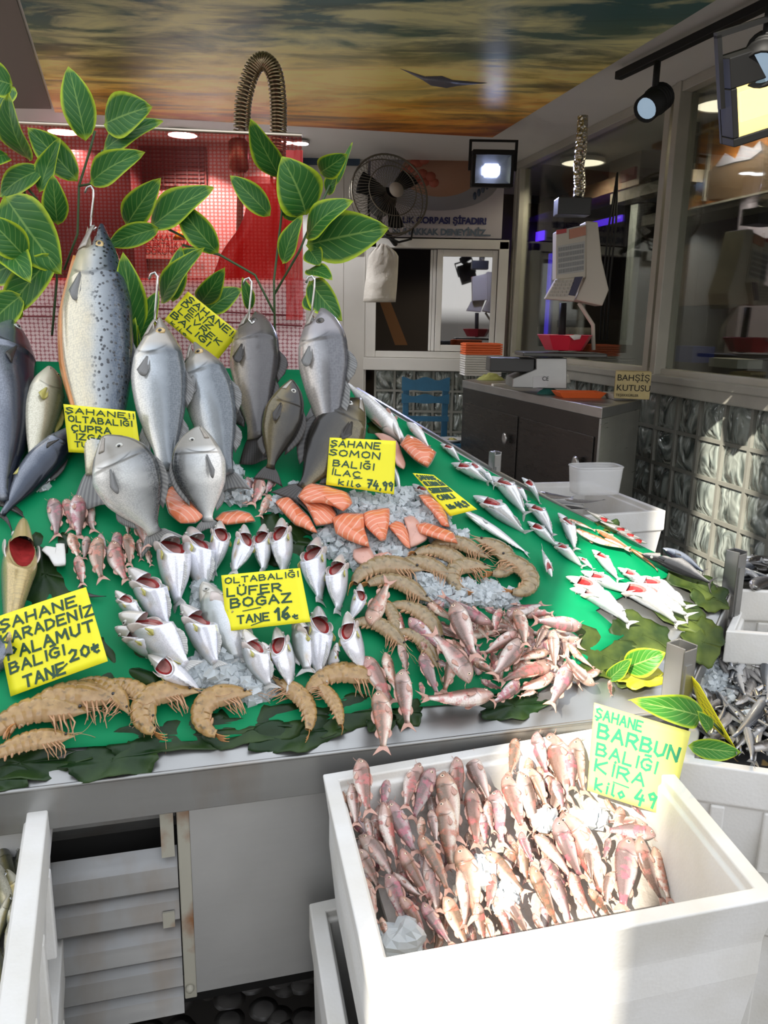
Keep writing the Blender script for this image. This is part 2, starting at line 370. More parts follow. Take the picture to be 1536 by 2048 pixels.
# glass block walls: a grout lattice and moulded blocks
def block_mat():
    k = NM('moulded_glass_block'); co = k.co('Object', (1, 1, .55)); n = k.noise(9, co, 2, .4, 1.6); n2 = k.noise(30, co, 2)
    k.set(col=k.ramp(n, [(.35, (.10, .12, .11)), (.48, (.42, .46, .42)), (.6, (.25, .29, .27)), (.75, (.07, .08, .075))]), rough=.10, trans=.25, spec=.8)
    k.bump(n, 1.0, .05); return k.m
M_BLOCK = block_mat(); M_GROUT = mat('grout', (.24, .24, .21), .6, var=.15, vs=9)
def blocks(name, label, P, U, N, w_, z0, z1, nu, nv, gap=.018):
    bu, bv = w_ / nu, (z1 - z0) / nv
    g = MB(); q = MB()
    def bx(mb, u0, u1, a, c, d0, d1):
        p = [P + U*u + N*d + V((0, 0, z)) for d in (d0, d1) for u, z in ((u0, a), (u1, a), (u1, c), (u0, c))]
        mb.add(p, [(0,1,2,3), (7,6,5,4), (0,4,5,1), (1,5,6,2), (2,6,7,3), (3,7,4,0)])
    for i in range(nu+1): bx(g, i*bu-gap/2, i*bu+gap/2, z0, z1, -.06, .004)
    for j in range(nv+1): bx(g, 0, w_, z0+j*bv-gap/2, z0+j*bv+gap/2, -.06, .003)
    o = struct(g.build(name, M_GROUT, smooth=False), label, 'wall')
    for i in range(nu):
        for j in range(nv):
            u0, a = i*bu+gap/2, z0+j*bv+gap/2; uu, vv = bu-gap, bv-gap
            def fn(s, t):
                e = min(s, 1-s, t, 1-t); return P + U*(u0+uu*s) + V((0, 0, a+vv*t)) + N*(-.014 + .016*min(1, e*5))
            q.grid(fn, 8, 8, flip=True)
    q.build('glass_block_panel', M_BLOCK, o); return o
blocks('wall_back_glass_block', 'dark glass block wall below the back window', V((X(750, 800), BY, 0)), V((1, 0, 0)), V((0, -1, 0)), X(1020, 800)-X(750, 800), .15, zs-.02, 7, 6)
# right wall
r0 = WA - WU * 1.05                                                    # near end, beyond the frame
wlen = (WA + WU * 2.945 - r0).length
zt_b = 1.155
blocks('wall_right', 'sunlit glass block wall under the right windows', r0, WU, WN, wlen, -.0, zt_b, 20, 6)
def wp(px, o=0): return W(px, 700, o)                                   # plan point on the wall at a photo column
def wbox(mb, a, c, z0, z1, d0, d1, mi=0):                               # box on the wall between plan points a and c
    p = [V((q.x, q.y, z)) + WN*d for d in (d0, d1) for q, z in ((a, z0), (c, z0), (c, z1), (a, z1))]
    return mb.add(p, [(0,1,2,3), (7,6,5,4), (0,4,5,1), (1,5,6,2), (2,6,7,3), (3,7,4,0)], mi=mi)
end = V((r0.x, r0.y, 0)) ; far = WA + WU * 2.945
b = MB(); wbox(b, end, far, zt_b, 1.24, -.08, .07); wbox(b, end, far, 1.215, 1.255, -.08, .085)
struct(b.build('trim_3', mat('grey_sill', (.34, .33, .29), .35, var=.15), smooth=False, bevel=.006), 'grey metal sill along the right wall above the glass blocks', 'window sill')
b = MB()
def post(px, w_, d=.05, mb=None):
    a = wp(px); c = a + WU * w_; wbox(mb, a, c, 1.25, CZ, -.05, d)
post(1296, -.055, .03, b); post(1322, -.05, .06, b)
a = far; wbox(b, a, a - WU*.05, 1.25, CZ, -.05, .04); wbox(b, a - WU*.06, a - WU*.09, 1.25, CZ, -.05, .03)
wbox(b, end, far, 1.25, 1.285, -.05, .02); wbox(b, end, far, CZ-.05, CZ, -.05, .05)
win2 = struct(b.build('window_2', mat('cream_frame', (.42, .40, .34), .35, var=.1), smooth=False, bevel=.004), 'tall glazed shop front with cream frames along the right wall', 'window')
b = MB(); wbox(b, end, far, 1.285, CZ-.05, -.012, -.006); b.build('window_pane', M_GLASS, win2, smooth=False)
# ================================================================ ROOM BEHIND THE RIGHT WINDOWS
def wq(mb, x0, y0, x1, y1, off, t=.05, mi=0):                          # upright slab behind the wall, from photo corners
    p = [W(x0, y1, off), W(x1, y1, off), W(x1, y0, off), W(x0, y0, off)]
    z0, z1 = (p[0].z+p[1].z)/2, (p[2].z+p[3].z)/2
    a, c = (p[0]+p[3])/2, (p[1]+p[2])/2
    q = [V((a.x, a.y, z0)), V((c.x, c.y, z0)), V((c.x, c.y, z1)), V((a.x, a.y, z1))]
    return mb.quad(q, t, WN, mi)
b = MB(); far_o = 2.2
p = [r0 - WN*far_o - WU*1.5, far - WN*far_o + WU*1.5]
b.quad([V((p[0].x, p[0].y, .15)), V((p[1].x, p[1].y, .15)), V((p[1].x, p[1].y, CZ)), V((p[0].x, p[0].y, CZ))], .1, WN)
p1_ = far + WU*1.5; b.quad([V((p[1].x, p[1].y, .15)), V((p1_.x, p1_.y, .15)), V((p1_.x, p1_.y, CZ)), V((p[1].x, p[1].y, CZ))], .1)
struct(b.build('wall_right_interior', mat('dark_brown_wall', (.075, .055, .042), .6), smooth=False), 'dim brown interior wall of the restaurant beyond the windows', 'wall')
def inter(name, label, cat, quads, off, m, t=.05, **kw):
    b = MB()
    for q in quads: wq(b, *q, off, t)
    return tag(b.build(name, m, smooth=False, **kw), label, cat)
inter('wall_shelf', 'grey shelf band running across the room behind the right windows', 'shelf', [(1285, 405, 1545, 428)], -.55, mat('grey_board', (.20, .19, .17), .5), .3)
inter('wall_shelf', 'brown shelf board behind the far right window pane', 'shelf', [(1030, 386, 1275, 412)], -.55, mat('brown_board', (.17, .11, .07), .5), .3)
inter('cabinet', 'pale beige cabinet standing high behind the window post', 'cabinet', [(1222, 226, 1283, 366)], -.6, mat('beige_laminate', (.30, .24, .19), .5), .3)
o = inter('louvre_blind', 'dark slatted blind high in the room behind right windows', 'blind', [(1334, 226, 1388, 372)], -.5, M_DARK, .02)
b = MB()
for i in range(11): wq(b, 1336, 230+i*13, 1387, 239+i*13, -.485, .01)
b.build('slat', mat('slat_grey', (.11, .105, .09), .5), o, smooth=False)
inter('air_conditioner', 'cream wall unit ledge under the dark slatted blind', 'air conditioner', [(1222, 366, 1383, 388)], -.44, mat('cream_plastic', (.36, .31, .25), .5), .12)
k = NM('printed_sea_view'); n = k.noise(2.4, k.co('Object', (1, 1, 2)), 5); k.set(col=k.ramp(n, [(.3, (.10, .04, .012)), (.45, (.34, .13, .03)), (.58, (.24, .15, .06)), (.7, (.05, .04, .03))]), rough=.3)
o = inter('wall_mural', 'framed sunset harbour print behind the right windows', 'mural', [(1380, 243, 1545, 402)], -.52, k.m, .02)
b = MB(); wq(b, 1380, 243, 1545, 247, -.5, .02); wq(b, 1380, 398, 1545, 402, -.5, .02); wq(b, 1411, 247, 1415, 400, -.5, .02)
b.build('frame', mat('grey_frame', (.25, .24, .22), .4), o, smooth=False)
b = MB()
ridge = [(1380,362),(1398,338),(1410,350),(1430,330),(1450,306),(1470,318),(1482,290),(1505,296),(1520,283),(1545,300),(1545,398),(1418,398),(1380,370)]
b.prism([W(x, y, -.512) for x, y in ridge], WN, .004); m_ = b.build('printed_mountain', mat('printed_rock', (.10, .065, .04), .5), o, smooth=False)
b = MB(); snow = [(1430,333),(1450,306),(1470,318),(1482,290),(1505,296),(1520,281),(1524,300),(1500,318),(1468,324),(1440,332)]
b.prism([W(x, y, -.506) for x, y in snow], WN, .003); b.build('printed_snow', mat('printed_snow', (.26, .26, .33), .5), o, smooth=False)
k = NM('striped_panel'); wv = k.node('TexWave'); wv.bands_direction = 'Z'; wv.inputs['Scale'].default_value = 4.5; k.l.new(k.co(), wv.inputs['Vector']); k.set(col=k.mix(wv.outputs['Fac'], (.09, .065, .045), (.17, .135, .10)), rough=.5)
inter('striped_curtain', 'brown striped valance hanging behind the top of right window', 'curtain', [(1330, 60, 1545, 240)], -.72, k.m, .02)
inter('menu_board', 'faint brown menu board seen through the right window', 'board', [(1362, 480, 1515, 610)], -.9, mat('faded_menu', (.11, .075, .05), .5), .02)
inter('dark_counter', 'dark serving counter below the shelf behind right windows', 'counter', [(1030, 640, 1545, 760)], -.9, mat('dark_counter', (.035, .03, .026), .4), .4)
inter('pale_tray', 'pale tray low behind the right window near the sill', 'tray', [(1417, 717, 1475, 735)], -.3, mat('pale_tray', (.40, .40, .36), .4), .15)
inter('blue_bin', 'blue plastic bin low behind the right window', 'bin', [(1350, 692, 1385, 724)], -.5, mat('blue_plastic', (.01, .02, .16), .4), .15)
inter('red_box_sign', 'small red printed label on beige cabinet behind window', 'sign', [(1240, 338, 1268, 361)], -.42, mat('red_print', (.35, .02, .02), .5), .02)
inter('wall_column', 'pale column behind the far right window pane', 'column', [(1098, 412, 1110, 680)], -.7, mat('pale_column', (.26, .25, .27), .5), .05)
inter('wall_column', 'white door jamb behind the weighing scale cables', 'column', [(1250, 412, 1264, 690)], -.7, mat('pale_jamb', (.30, .33, .33), .5), .05)
b = MB(); wq(b, 1032, 468, 1085, 486, -.75, .02)
tag(b.build('led_strip', emit('violet_led', (.12, .03, 1), 3.0)), 'glowing violet led strip behind the far right pane', 'led strip')
b = MB(); wq(b, 1160, 440, 1240, 452, -.75, .02)
tag(b.build('led_strip', emit('violet_led_two', (.12, .03, 1), 1.6)), 'short violet led strip behind the weighing scale', 'led strip')
b = MB(); wq(b, 1092, 508, 1096, 670, -.68, .02)
tag(b.build('led_strip', emit('violet_led_three', (.10, .05, 1), 1.0)), 'upright violet led line beside pale column behind window', 'led strip')
for i, (px, Y_) in enumerate(((1160, 6.2), (1430, 5.0))):  # fill lamps added to brighten the room behind the right windows
    c = W(px, 400, -.32); c.z = CZ - .02; t = empty('fill_lamp', c, ['added fill lamp in the room behind far right window pane', 'added fill lamp in the room behind near right window pane'][i], 'fill lamp')
    b = MB(); b.lathe([(.16, 0), (.16, -.03), (.15, -.03), (.15, 0)], Matrix.Translation(c), 24); b.build('rim', M_ALU, t)
    b = MB(); b.lathe([(.001, -.024), (.15, -.024), (.15, -.02), (.001, -.02)], Matrix.Translation(c), 24); b.build('lamp_disc', emit('room_fill_%d' % i, (1, .85, .65), 3), t)
    ld = bpy.data.lights.new('fill_beam', 'SPOT'); ld.energy = 55; ld.spot_size = 2.6; ld.shadow_soft_size = .15; ld.color = (1, .85, .68)
    lo = bpy.data.objects.new('fill_beam', ld); COL.objects.link(lo); lo.parent = t; lo.location = (0, 0, -.06)
# dishes on the rear shelf
for i in range(6):
    c = W(1065 + i*22, 640, -.85); b = MB(); b.lathe([(.001, 0), (.05, 0), (.06, .12), (.055, .13), (.001, .13)], Matrix.Translation(V((c.x, c.y, 1.36))), 14)
    tag(b.build('glass_jar', mat('jar_%d' % i, (.22, .20, .17), .3)), 'grey jar on the counter behind the far right pane', 'jar', 'jars behind the far right pane')

# left rear room seen through the red mesh
b = MB(); b.box((-4, 6.0, .15), (X(640, 400, 6.0) - .35, 6.1, CZ)); o = struct(b.build('wall_left_rear', mat('rose_grey_wall', (.52, .42, .40), .6), smooth=False), 'pale wall behind the red mesh screen', 'wall')
b = MB(); back(278, 292, 412, 372, 5.97, .02, b); v = tag(b.build('air_vent', mat('vent_brown', (.10, .07, .06), .5), smooth=False), 'square brown vent grille on wall behind red mesh', 'vent')
b = MB()
for i in range(9):
    y_ = 296 + i*8; back(282, y_, 408, y_+4, 5.96, .008, b)
for i in range(5): back(300+i*24, 293, 303+i*24, 371, 5.958, .006, b)
b.build('grille', mat('vent_dark', (.04, .025, .02), .5), v, smooth=False)
b = MB(); back(284, 452, 378, 518, 5.96, .006, b); k = tag(b.build('warning_notice', mat('notice_paper', (.45, .30, .25), .5), smooth=False), 'small warning notice with triangle on wall behind red mesh', 'notice')
rp_ = mat('notice_red', (.30, .02, .02), .5)
for s, yy in (('DİKKAT', 478), ('ELEKTRİK VAR', 492), ('DOKUNMAYINIZ', 505)): ftext(s, .052, D(292, yy, 5.955), (pi/2, 0, 0), rp_, k)
b = MB(); b.prism([D(345, 478, 5.956), D(372, 478, 5.956), D(358, 457, 5.956)], V((0, -1, 0)), .002); b.build('triangle', mat('notice_amber', (.5, .28, .02), .5), k)
b = MB(); back(60, 300, 265, 560, 5.69, .3, b); tag(b.build('steel_cupboard', mat('wine_cupboard', (.10, .04, .04), .5), smooth=False), 'dark cupboard behind red mesh at the left', 'cupboard')
# ceiling downlights
for i, (px, py) in enumerate(((126, 260), (365, 266), (570, 281), (601, 283))):
    c = G(px, py, 2.69); t = empty('downlight', c, ['round white downlight over left leaves', 'round white downlight above red mesh screen', 'small white downlight left of the pair by hose', 'small white downlight right of the pair by hose'][i], 'downlight')
    r = .095 if i < 2 else .055
    b = MB(); b.lathe([(r, .0), (r*1.15, .0), (r*1.15, -.012), (r, -.014)], Matrix.Translation(c), 24); b.build('rim', M_ALU, t)
    b = MB(); b.lathe([(.001, -.016), (r*.98, -.016), (r*.98, -.012), (.001, -.012)], Matrix.Translation(c), 24); b.build('lamp_disc', emit('downlight_%d' % i, (.9, .92, 1), 9), t)
    ld = bpy.data.lights.new('downlight_beam', 'SPOT'); ld.energy = 50 if i < 2 else 14; ld.spot_size = 2.2; ld.shadow_soft_size = .06; ld.color = (.95, .95, 1)
    lo = bpy.data.objects.new('downlight_beam', ld); COL.objects.link(lo); lo.parent = t; lo.location = (0, 0, -.05)
# floodlight on the beam (blue white) and the near warm one, both: housing, reflector, lamp, bracket
def flood(px0, py0, px1, py1, Y, tilt, yaw, label, col, energy, estr, roll=0, lt=.36, lw=.16):
    c = D((px0+px1)/2, (py0+py1)/2, Y); wd = abs(D(px1, py0, Y).x - D(px0, py0, Y).x); ht = abs(D(px0, py0, Y).z - D(px0, py1, Y).z)
    M = Matrix.Translation(c) @ Matrix.Rotation(yaw, 4, 'Z') @ Matrix.Rotation(tilt, 4, 'X') @ Matrix.Rotation(roll, 4, 'Y')
    t = empty('floodlight', c, label, 'floodlight')
    def bx(x0, x1, z0, z1, y0, y1, mb): mb.box((x0*wd, y0*wd, z0*ht), (x1*wd, y1*wd, z1*ht), M=M); return mb
    b = MB(); bx(-.5, .5, lt, .5, -.05, .3, b); bx(-.5, .5, -.5, -.40, -.05, .3, b); bx(-.5, -.42, -.40, lt, -.05, .3, b); bx(.42, .5, -.40, lt, -.05, .3, b); bx(-.5, .5, -.5, .5, .3, .38, b)
    for i in range(8): bx(-.4+i*.1, -.37+i*.1, -.4, .4, .38, .46, b)
    b.build('housing', M_BLACK, t, smooth=False, bevel=.006)
    mr = mat('flood_reflector', (.8, .8, .85), .15, .9)
    b = MB(); q = [(-.42, -.40), (.42, -.40), (.42, lt), (-.42, lt)]; zc = (lt-.40)/2; r_ = [(-lw, zc-lw*.65), (lw, zc-lw*.65), (lw, zc+lw*.65), (-lw, zc+lw*.65)]
    vs = [M @ V((x*wd, -.02*wd, z*ht)) for x, z in q] + [M @ V((x*wd, .24*wd, z*ht)) for x, z in r_]
    b.add(vs, [(0, 1, 5, 4), (1, 2, 6, 5), (2, 3, 7, 6), (3, 0, 4, 7)]); b.build('reflector', mr, t, smooth=False)
    b = MB(); bx(-lw, lw, zc-lw*.65, zc+lw*.65, .2, .24, b); b.build('lamp', emit('flood_lamp', col, estr), t, smooth=False)
    b = MB(); bx(-.44, .44, -.42, lt+.02, -.035, -.03, b); b.build('lens_pane', M_GLASS, t, smooth=False)
    b = MB(); bx(-.58, -.52, -.05, .75, .1, .2, b); bx(.52, .58, -.05, .75, .1, .2, b); bx(-.58, .58, .72, .78, .1, .2, b); b.build('bracket', M_BLACK, t, smooth=False)
    ld = bpy.data.lights.new('flood_beam', 'SPOT'); ld.spot_size = 1.25; ld.spot_blend = .6; ld.shadow_soft_size = .04; ld.energy = energy; ld.color = col
    lo = bpy.data.objects.new('flood_beam', ld); COL.objects.link(lo); lo.parent = t
    lo.matrix_local = Matrix.Translation(V((0, -.06*wd - .02, -.02))) @ V((0, -1, -.55)).to_track_quat('-Z', 'Y').to_matrix().to_4x4()
    return t, M, wd, ht
flood(944, 300, 1028, 374, 5.2, .10, 0, 'small black floodlight with blue white glow hung above the back window', (.55, .60, 1), 60, 15)
t, M, wd, ht = flood(1458, 92, 1612, 275, 2.35, .30, .12, 'large black floodlight glowing warm yellow at the top right corner', (1, .64, .18), 40, 5, -.33, .16, .26)
o = ftext('FLZ', .024, (0, 0, 0), (0, 0, 0), mat('grey_mark', (.4, .4, .38), .5), t); o.matrix_local = Matrix.Translation(-V(t.location)) @ M @ Matrix.Translation(V((-.10*wd, -.055*wd, .40*ht))) @ Matrix.Rotation(pi/2, 4, 'X')
# track with two spotlights
b = MB(); a, c = G(1236, 160, 2.64), G(1560, 6, 2.64); d = (c-a).normalized(); s_ = V((d.y, -d.x, 0))
b.quad([a - s_*.02, c - s_*.02, c + s_*.02, a + s_*.02], .035, V((0, 0, -1)))
tk = tag(b.build('light_track', M_BLACK, smooth=False, bevel=.003), 'black lighting track along the ceiling edge at upper right', 'track')
def spot(cx, cy, Y, aim, label, L=.12, R_=.045):
    c = D(cx, cy, Y); t = empty('track_spotlight', c, label, 'spotlight'); ax = V(aim).normalized(); q = ax.to_track_quat('Z', 'Y').to_matrix().to_4x4(); M = Matrix.Translation(c) @ q
    b = MB(); b.lathe([(R_*.7, -L*.6), (R_, -L*.5), (R_, L*.5), (R_*.86, L*.5), (R_*.8, L*.35)], M, 20)
    for i in range(4): b.lathe([(R_*1.08, -L*.45+i*.014), (R_*1.08, -L*.45+i*.014+.006)], M, 20)
    b.build('lamp_head', M_BLACK, t)
    b = MB(); b.lathe([(.001, L*.42), (R_*.8, L*.42), (R_*.8, L*.40), (.001, L*.40)], M, 20); b.build('lens', emit('cool_lens', (.45, .6, .75), .5), t)
    b = MB(); b.tube([c, c + V((.0, .0, .09)), c + V((0, 0, .13))], .012, 8); b.build('stem', M_BLACK, t); return t
spot(1308, 205, 3.05, (-.55, -.5, -.45), 'black track spotlight hanging at the middle of the track')
spot(1528, 118, 2.35, (-.35, -.6, -.6), 'black track spotlight at the right frame edge beside floodlight', .11, .05)
# seam cable of the scale wrapped in foil
b = MB(); pts = [(1166, 232), (1163, 290), (1158, 330), (1160, 372), (1156, 400)]
b.tube([D(x, y, 4.35) for x, y in pts], [.026, .03, .028, .03, .027], 10)
k = NM('crumpled_foil'); k.set(col=(.62, .58, .50), metal=.9, rough=.25); k.bump(k.voro(60, k.co()), 1, .02)
tag(b.build('foil_wrapped_pipe', k.m), 'foil wrapped pipe hanging from the ceiling above the scale', 'pipe')
b = MB()
for x in (1200, 1207, 1214): b.tube([W(1235, 345, .02), W(x+18, 450, .04), W(x+6, 560, .05), W(x, 680, .05)], .006, 6)
tag(b.build('hanging_cable', M_BLACK), 'black cables hanging down the window behind the scale', 'cable')
# ================================================================ FURNITURE OF THE SHOP
# workbench
BZ = 1.14
n_, f_, k_ = G(1205, 816, BZ), G(925, 760, BZ), G(1320, 790, BZ); ex = (f_ - n_); nb = n_; fb = f_; kb = n_ + (k_ - n_).normalized() * .58; kf = fb + (kb - nb)*.75
t = empty('workbench', (nb + fb)/2 * 1.0, 'long stainless steel workbench against the right wall', 'workbench'); t.location.z = .15
def prismz(mb, pts, z0, z1): return mb.prism([V((p.x, p.y, z1)) for p in pts], V((0, 0, 1)), z1 - z0)
cen = (nb + fb + kb + kf) / 4
ins = lambda p, f: cen + (p - cen) * f
b = MB(); prismz(b, [nb, kb, kf, fb], BZ-.05, BZ); b.build('worktop', M_STEEL, t, smooth=False, bevel=.004)
b = MB(); prismz(b, [ins(p, .985) for p in (nb, kb, kf, fb)], .25, BZ-.05); b.build('body', steel_mat('dark_steel', (.05, .047, .044), None, .3), t, smooth=False)
b = MB(); u_ = (fb - nb); nn = V((-u_.y, u_.x, 0)).normalized(); nn = nn if nn.x < 0 else -nn
a_, c_ = nb + u_*.02, nb + (kb-nb)
b.quad([V((nb.x, nb.y, .25)), V((kb.x, kb.y, .25)), V((kb.x, kb.y, BZ-.05)), V((nb.x, nb.y, BZ-.05))], .01); b.build('end_panel', steel_mat('bright_steel', (.55, .54, .50), None, .3), t, smooth=False)
for s0, s1 in ((.03, .48), (.5, .96)):
    p, q = nb + u_*s0 + nn*.004, nb + u_*s1 + nn*.004
    b = MB(); b.quad([V((p.x, p.y, .30)), V((q.x, q.y, .30)), V((q.x, q.y, BZ-.14)), V((p.x, p.y, BZ-.14))], -.014, -nn); dd = b.build('door', steel_mat('door_steel_%d' % (s0*100), (.055, .05, .046), None, .28), t, smooth=False, bevel=.003)
    hq = nb + u_*(s0+.06) + nn*.022; M = Matrix.Translation(V((hq.x, hq.y, .86))) @ nn.to_track_quat('Z', 'Y').to_matrix().to_4x4()
    b = MB(); b.lathe([(.001, 0), (.03, 0), (.034, .008), (.02, .012), (.001, .008)], M, 18); b.build('handle', M_STEEL, dd)
# things on the bench
def onb(px, py, z=BZ): return G(px, py, z)
def stack(name, label, cat, px, py, w_, d_, h_, m, z=BZ, rot=.3, **kw):
    c = onb(px, py, z); M = Matrix.Translation(c) @ Matrix.Rotation(rot, 4, 'Z'); b = MB(); b.box((-w_/2, 0, 0), (w_/2, d_, h_), M=M); return tag(b.build(name, m, smooth=False, **kw), label, cat)
c = onb(966, 752); t = empty('foam_tray_stack', c, 'stack of white foam trays topped with orange ones on the far bench end', 'tray stack')
wd_ = .27
for i in range(14):
    b = MB(); z0 = c.z + i*.0165; M = Matrix.Translation(V((c.x, c.y, z0))) @ Matrix.Rotation(.1, 4, 'Z')
    top = i > 8
    b.box((-wd_/2, 0, 0), (wd_/2, .2, .0125), M=M); b.box((-wd_/2+.012, .01, .0125), (wd_/2-.012, .19, .0165), M=M)
    b.build('tray', M_ORANGE if top else M_FOAM, t, smooth=False, bevel=.003)
# weighing scale: base, tower, keyboards, platter pan
Ys = 4.35
sc_ = empty('weighing_scale', D(1150, 705, Ys), 'cream electronic shop scale with tall keyboard column on the bench', 'scale')
M_CREAM = mat('cream_plastic_case', (.55, .50, .42), .45)
def face(pts, Y, t, name, m, parent=sc_, bevel=.006): 
    b = MB(); b.prism([D(x, y, Y) for x, y in pts], V((0, -1, 0)), t); return b.build(name, m, parent, smooth=False, bevel=bevel)
face([(1112, 560), (1172, 555), (1174, 448), (1113, 462)], Ys, .10, 'column', M_CREAM)
face([(1172, 442), (1196, 444), (1200, 480), (1204, 520), (1218, 580), (1205, 612), (1150, 600), (1172, 555)], Ys+.002, .14, 'case', M_CREAM)
face([(1090, 598), (1148, 603), (1168, 553), (1113, 558)], Ys-.02, .05, 'keyboard_base', M_CREAM)
kb_ = face([(1114, 550), (1168, 543), (1170, 482), (1115, 492)], Ys-.004, .006, 'key_panel', mat('key_panel', (.45, .44, .42), .5), bevel=0)
b = MB()
for r_ in range(5):
    for q in range(11):
        x0, y0 = 1117 + q*4.7, 495 + r_*11 - q*.75; b.quad([D(x0, y0+8, Ys-.006), D(x0+3.6, y0+7.6, Ys-.006), D(x0+3.6, y0, Ys-.006), D(x0, y0+.5, Ys-.006)], .003)
b.build('key', mat('grey_keys', (.25, .25, .25), .5), kb_, smooth=False)
kb_ = face([(1137, 590), (1150, 592), (1166, 553), (1150, 554)], Ys-.024, .004, 'number_pad', mat('navy_pad', (.03, .025, .07), .5), bevel=0)
b = MB()
for r_ in range(5):
    for q in range(5):
        x0, y0 = 1098 + q*8 + (4-r_)*3, 560 + r_*7; b.quad([D(x0, y0+5, Ys-.024), D(x0+6, y0+5, Ys-.024), D(x0+6, y0, Ys-.024), D(x0, y0, Ys-.024)], .003)
b.build('key', mat('beige_keys', (.42, .38, .33), .5), sc_, smooth=False)
face([(1139, 478), (1172, 470), (1172, 452), (1139, 459)], Ys-.006, .006, 'display', mat('amber_display', (.42, .12, .04), .3), bevel=0)
face([(1113, 469), (1133, 465), (1133, 457), (1113, 460)], Ys-.005, .005, 'badge', mat('red_badge', (.45, .03, .03), .4), bevel=0)
b = MB(); b.tube([D(1158, 606, Ys+.06), D(1170, 625, Ys+.06), D(1186, 650, Ys+.06), D(1187, 700, Ys+.06)], .011, 8); b.build('support_arm', M_CREAM, sc_)
b = MB(); b.tube([D(1126, 606, Ys+.05), D(1124, 660, Ys+.05), D(1124, 702, Ys+.05)], .02, 8); b.build('neck', M_BLACK, sc_)
c = D(1130, 705, Ys); b = MB(); b.box((-.24, -.10, -.02), (.20, .18, 0), M=Matrix.Translation(c)); b.build('platter', mat('dark_platter', (.07, .07, .065), .3, .6), sc_, smooth=False, bevel=.004)
b = MB(); q0, q1 = D(1022, 770, Ys-.02), D(1134, 775, Ys-.02)
b.prism([D(1024, 775, Ys-.02), D(1134, 778, Ys-.02), D(1134, 716, Ys-.02), D(1072, 716, Ys-.02), D(1072, 738, Ys-.02), D(1026, 757, Ys-.02)], V((0, -1, 0)), .25); bs = b.build('base', M_STEEL, sc_, smooth=False, bevel=.004)
b = MB(); b.quad([D(1066, 776, Ys-.022), D(1095, 773, Ys-.022), D(1095, 751, Ys-.022), D(1066, 753, Ys-.022)], .002, V((0, -1, 0))); lb = b.build('rating_plate', mat('white_plate', (.6, .6, .6), .4), sc_, smooth=False)
ftext('CE', .030, D(1084, 761, Ys-.0235), (pi/2, 0, 0), M_BLACK, sc_, 'plate_lettering')
b = MB(); b.box((-.26, -.06, -.005), (-.02, .12, .07), M=Matrix.Translation(D(1072, 742, Ys+.06))); b.build('side_box', mat('black_case', (.04, .04, .038), .4), sc_, smooth=False, bevel=.006)
# red bowl on the platter
c = D(1128, 700, Ys+.0); b = MB(); b.lathe([(.001, .004), (.095, .004), (.10, 0), (.145, .075), (.15, .078), (.142, .08), (.097, .012), (.001, .012)], Matrix.Translation(c), 8)
bw = tag(b.build('plastic_bowl', M_REDP, smooth=False), 'bright red plastic bowl sitting on the scale platter', 'bowl')
b = MB(); b.prism([D(1139, 672, Ys-.155), D(1150, 669, Ys-.155), D(1163, 670, Ys-.155), D(1160, 678, Ys-.155), D(1148, 680, Ys-.155)], V((0, -1, 0)), .002); b.build('white_sticker', mat('sticker', (.7, .66, .62), .5), bw)
# top arm from foil pipe to the scale
b = MB(); b.box((-.1, -.05, 0), (.07, .07, .085), M=Matrix.Translation(D(1150, 432, Ys+.02))); tag(b.build('power_unit', mat('black_unit', (.03, .03, .03), .4), smooth=False, bevel=.005), 'black power unit under the foil wrapped pipe', 'power unit')
b = MB()
def blob_patch(mb, c, rx, ry, h_, seed, n=10, M=None):
    def fn(u, v):
        a = 2*pi*u; r = v; k = 1 + .25*noise.noise(V((math.cos(a)*1.5, math.sin(a)*1.5, seed)))
        return c + V((rx*r*k*math.cos(a), ry*r*k*math.sin(a), h_*(1-r*r)*(1+.6*noise.noise(V((r*3*math.cos(a), r*3*math.sin(a), seed+5))))))
    mb.grid(fn, 18, n, flip=True); return mb
for px, py, rx, ry, h_, col, lab, nm in ((982, 760, .09, .06, .04, (.33, .34, .10), 'crumpled yellow green cloth at the back of the workbench', 'cloth'), (1098, 788, .06, .05, .035, (.02, .12, .10), 'crumpled dark green glove on the workbench', 'rubber_glove'), (1132, 766, .035, .03, .05, (.5, .5, .48), 'crumpled white tissue beside the scale base', 'tissue')):
    b = MB(); blob_patch(b, onb(px, py), rx, ry, h_, px); tag(b.build(nm, mat(nm + '_fabric', col, .8), solid=.003), lab, nm.replace('_', ' '))
def tray(px, py, w_, d_, m, label, rot=.1, h_=.03):
    c = onb(px, py); M = Matrix.Translation(c) @ Matrix.Rotation(rot, 4, 'Z'); b = MB()
    r = [(-w_/2, 0), (w_/2, 0), (w_/2, d_), (-w_/2, d_)]; s = lambda f, z: [M @ V((x*f, (y-d_/2)*f + d_/2, z)) for x, y in r]
    rings = [s(.8, 0), s(1, h_), s(.95, h_), s(.78, .006)]; vs = sum(rings, [])
    fs = [(3, 2, 1, 0), (12, 13, 14, 15)] + [(i*4+j, i*4+(j+1)%4, (i+1)*4+(j+1)%4, (i+1)*4+j) for i in range(3) for j in range(4)]
    b.add(vs, fs); return tag(b.build('serving_tray', m, smooth=False, bevel=.003), label, 'tray')
tray(1166, 797, .25, .15, M_ORANGE, 'shallow orange tray on the near end of the workbench')
tray(1258, 800, .18, .14, M_FOAM, 'white foam tray under the tip box on the workbench')
stack('paper_note', 'folded white note lying on the workbench by the scale', 'paper', 1002, 772, .10, .03, .012, mat('white_paper', (.62, .6, .55), .6))
c = onb(1263, 798, BZ+.01); M = Matrix.Translation(c) @ Matrix.Rotation(-.25, 4, 'Z'); b = MB(); b.box((-.085, 0, 0), (.085, .11, .135), M=M)
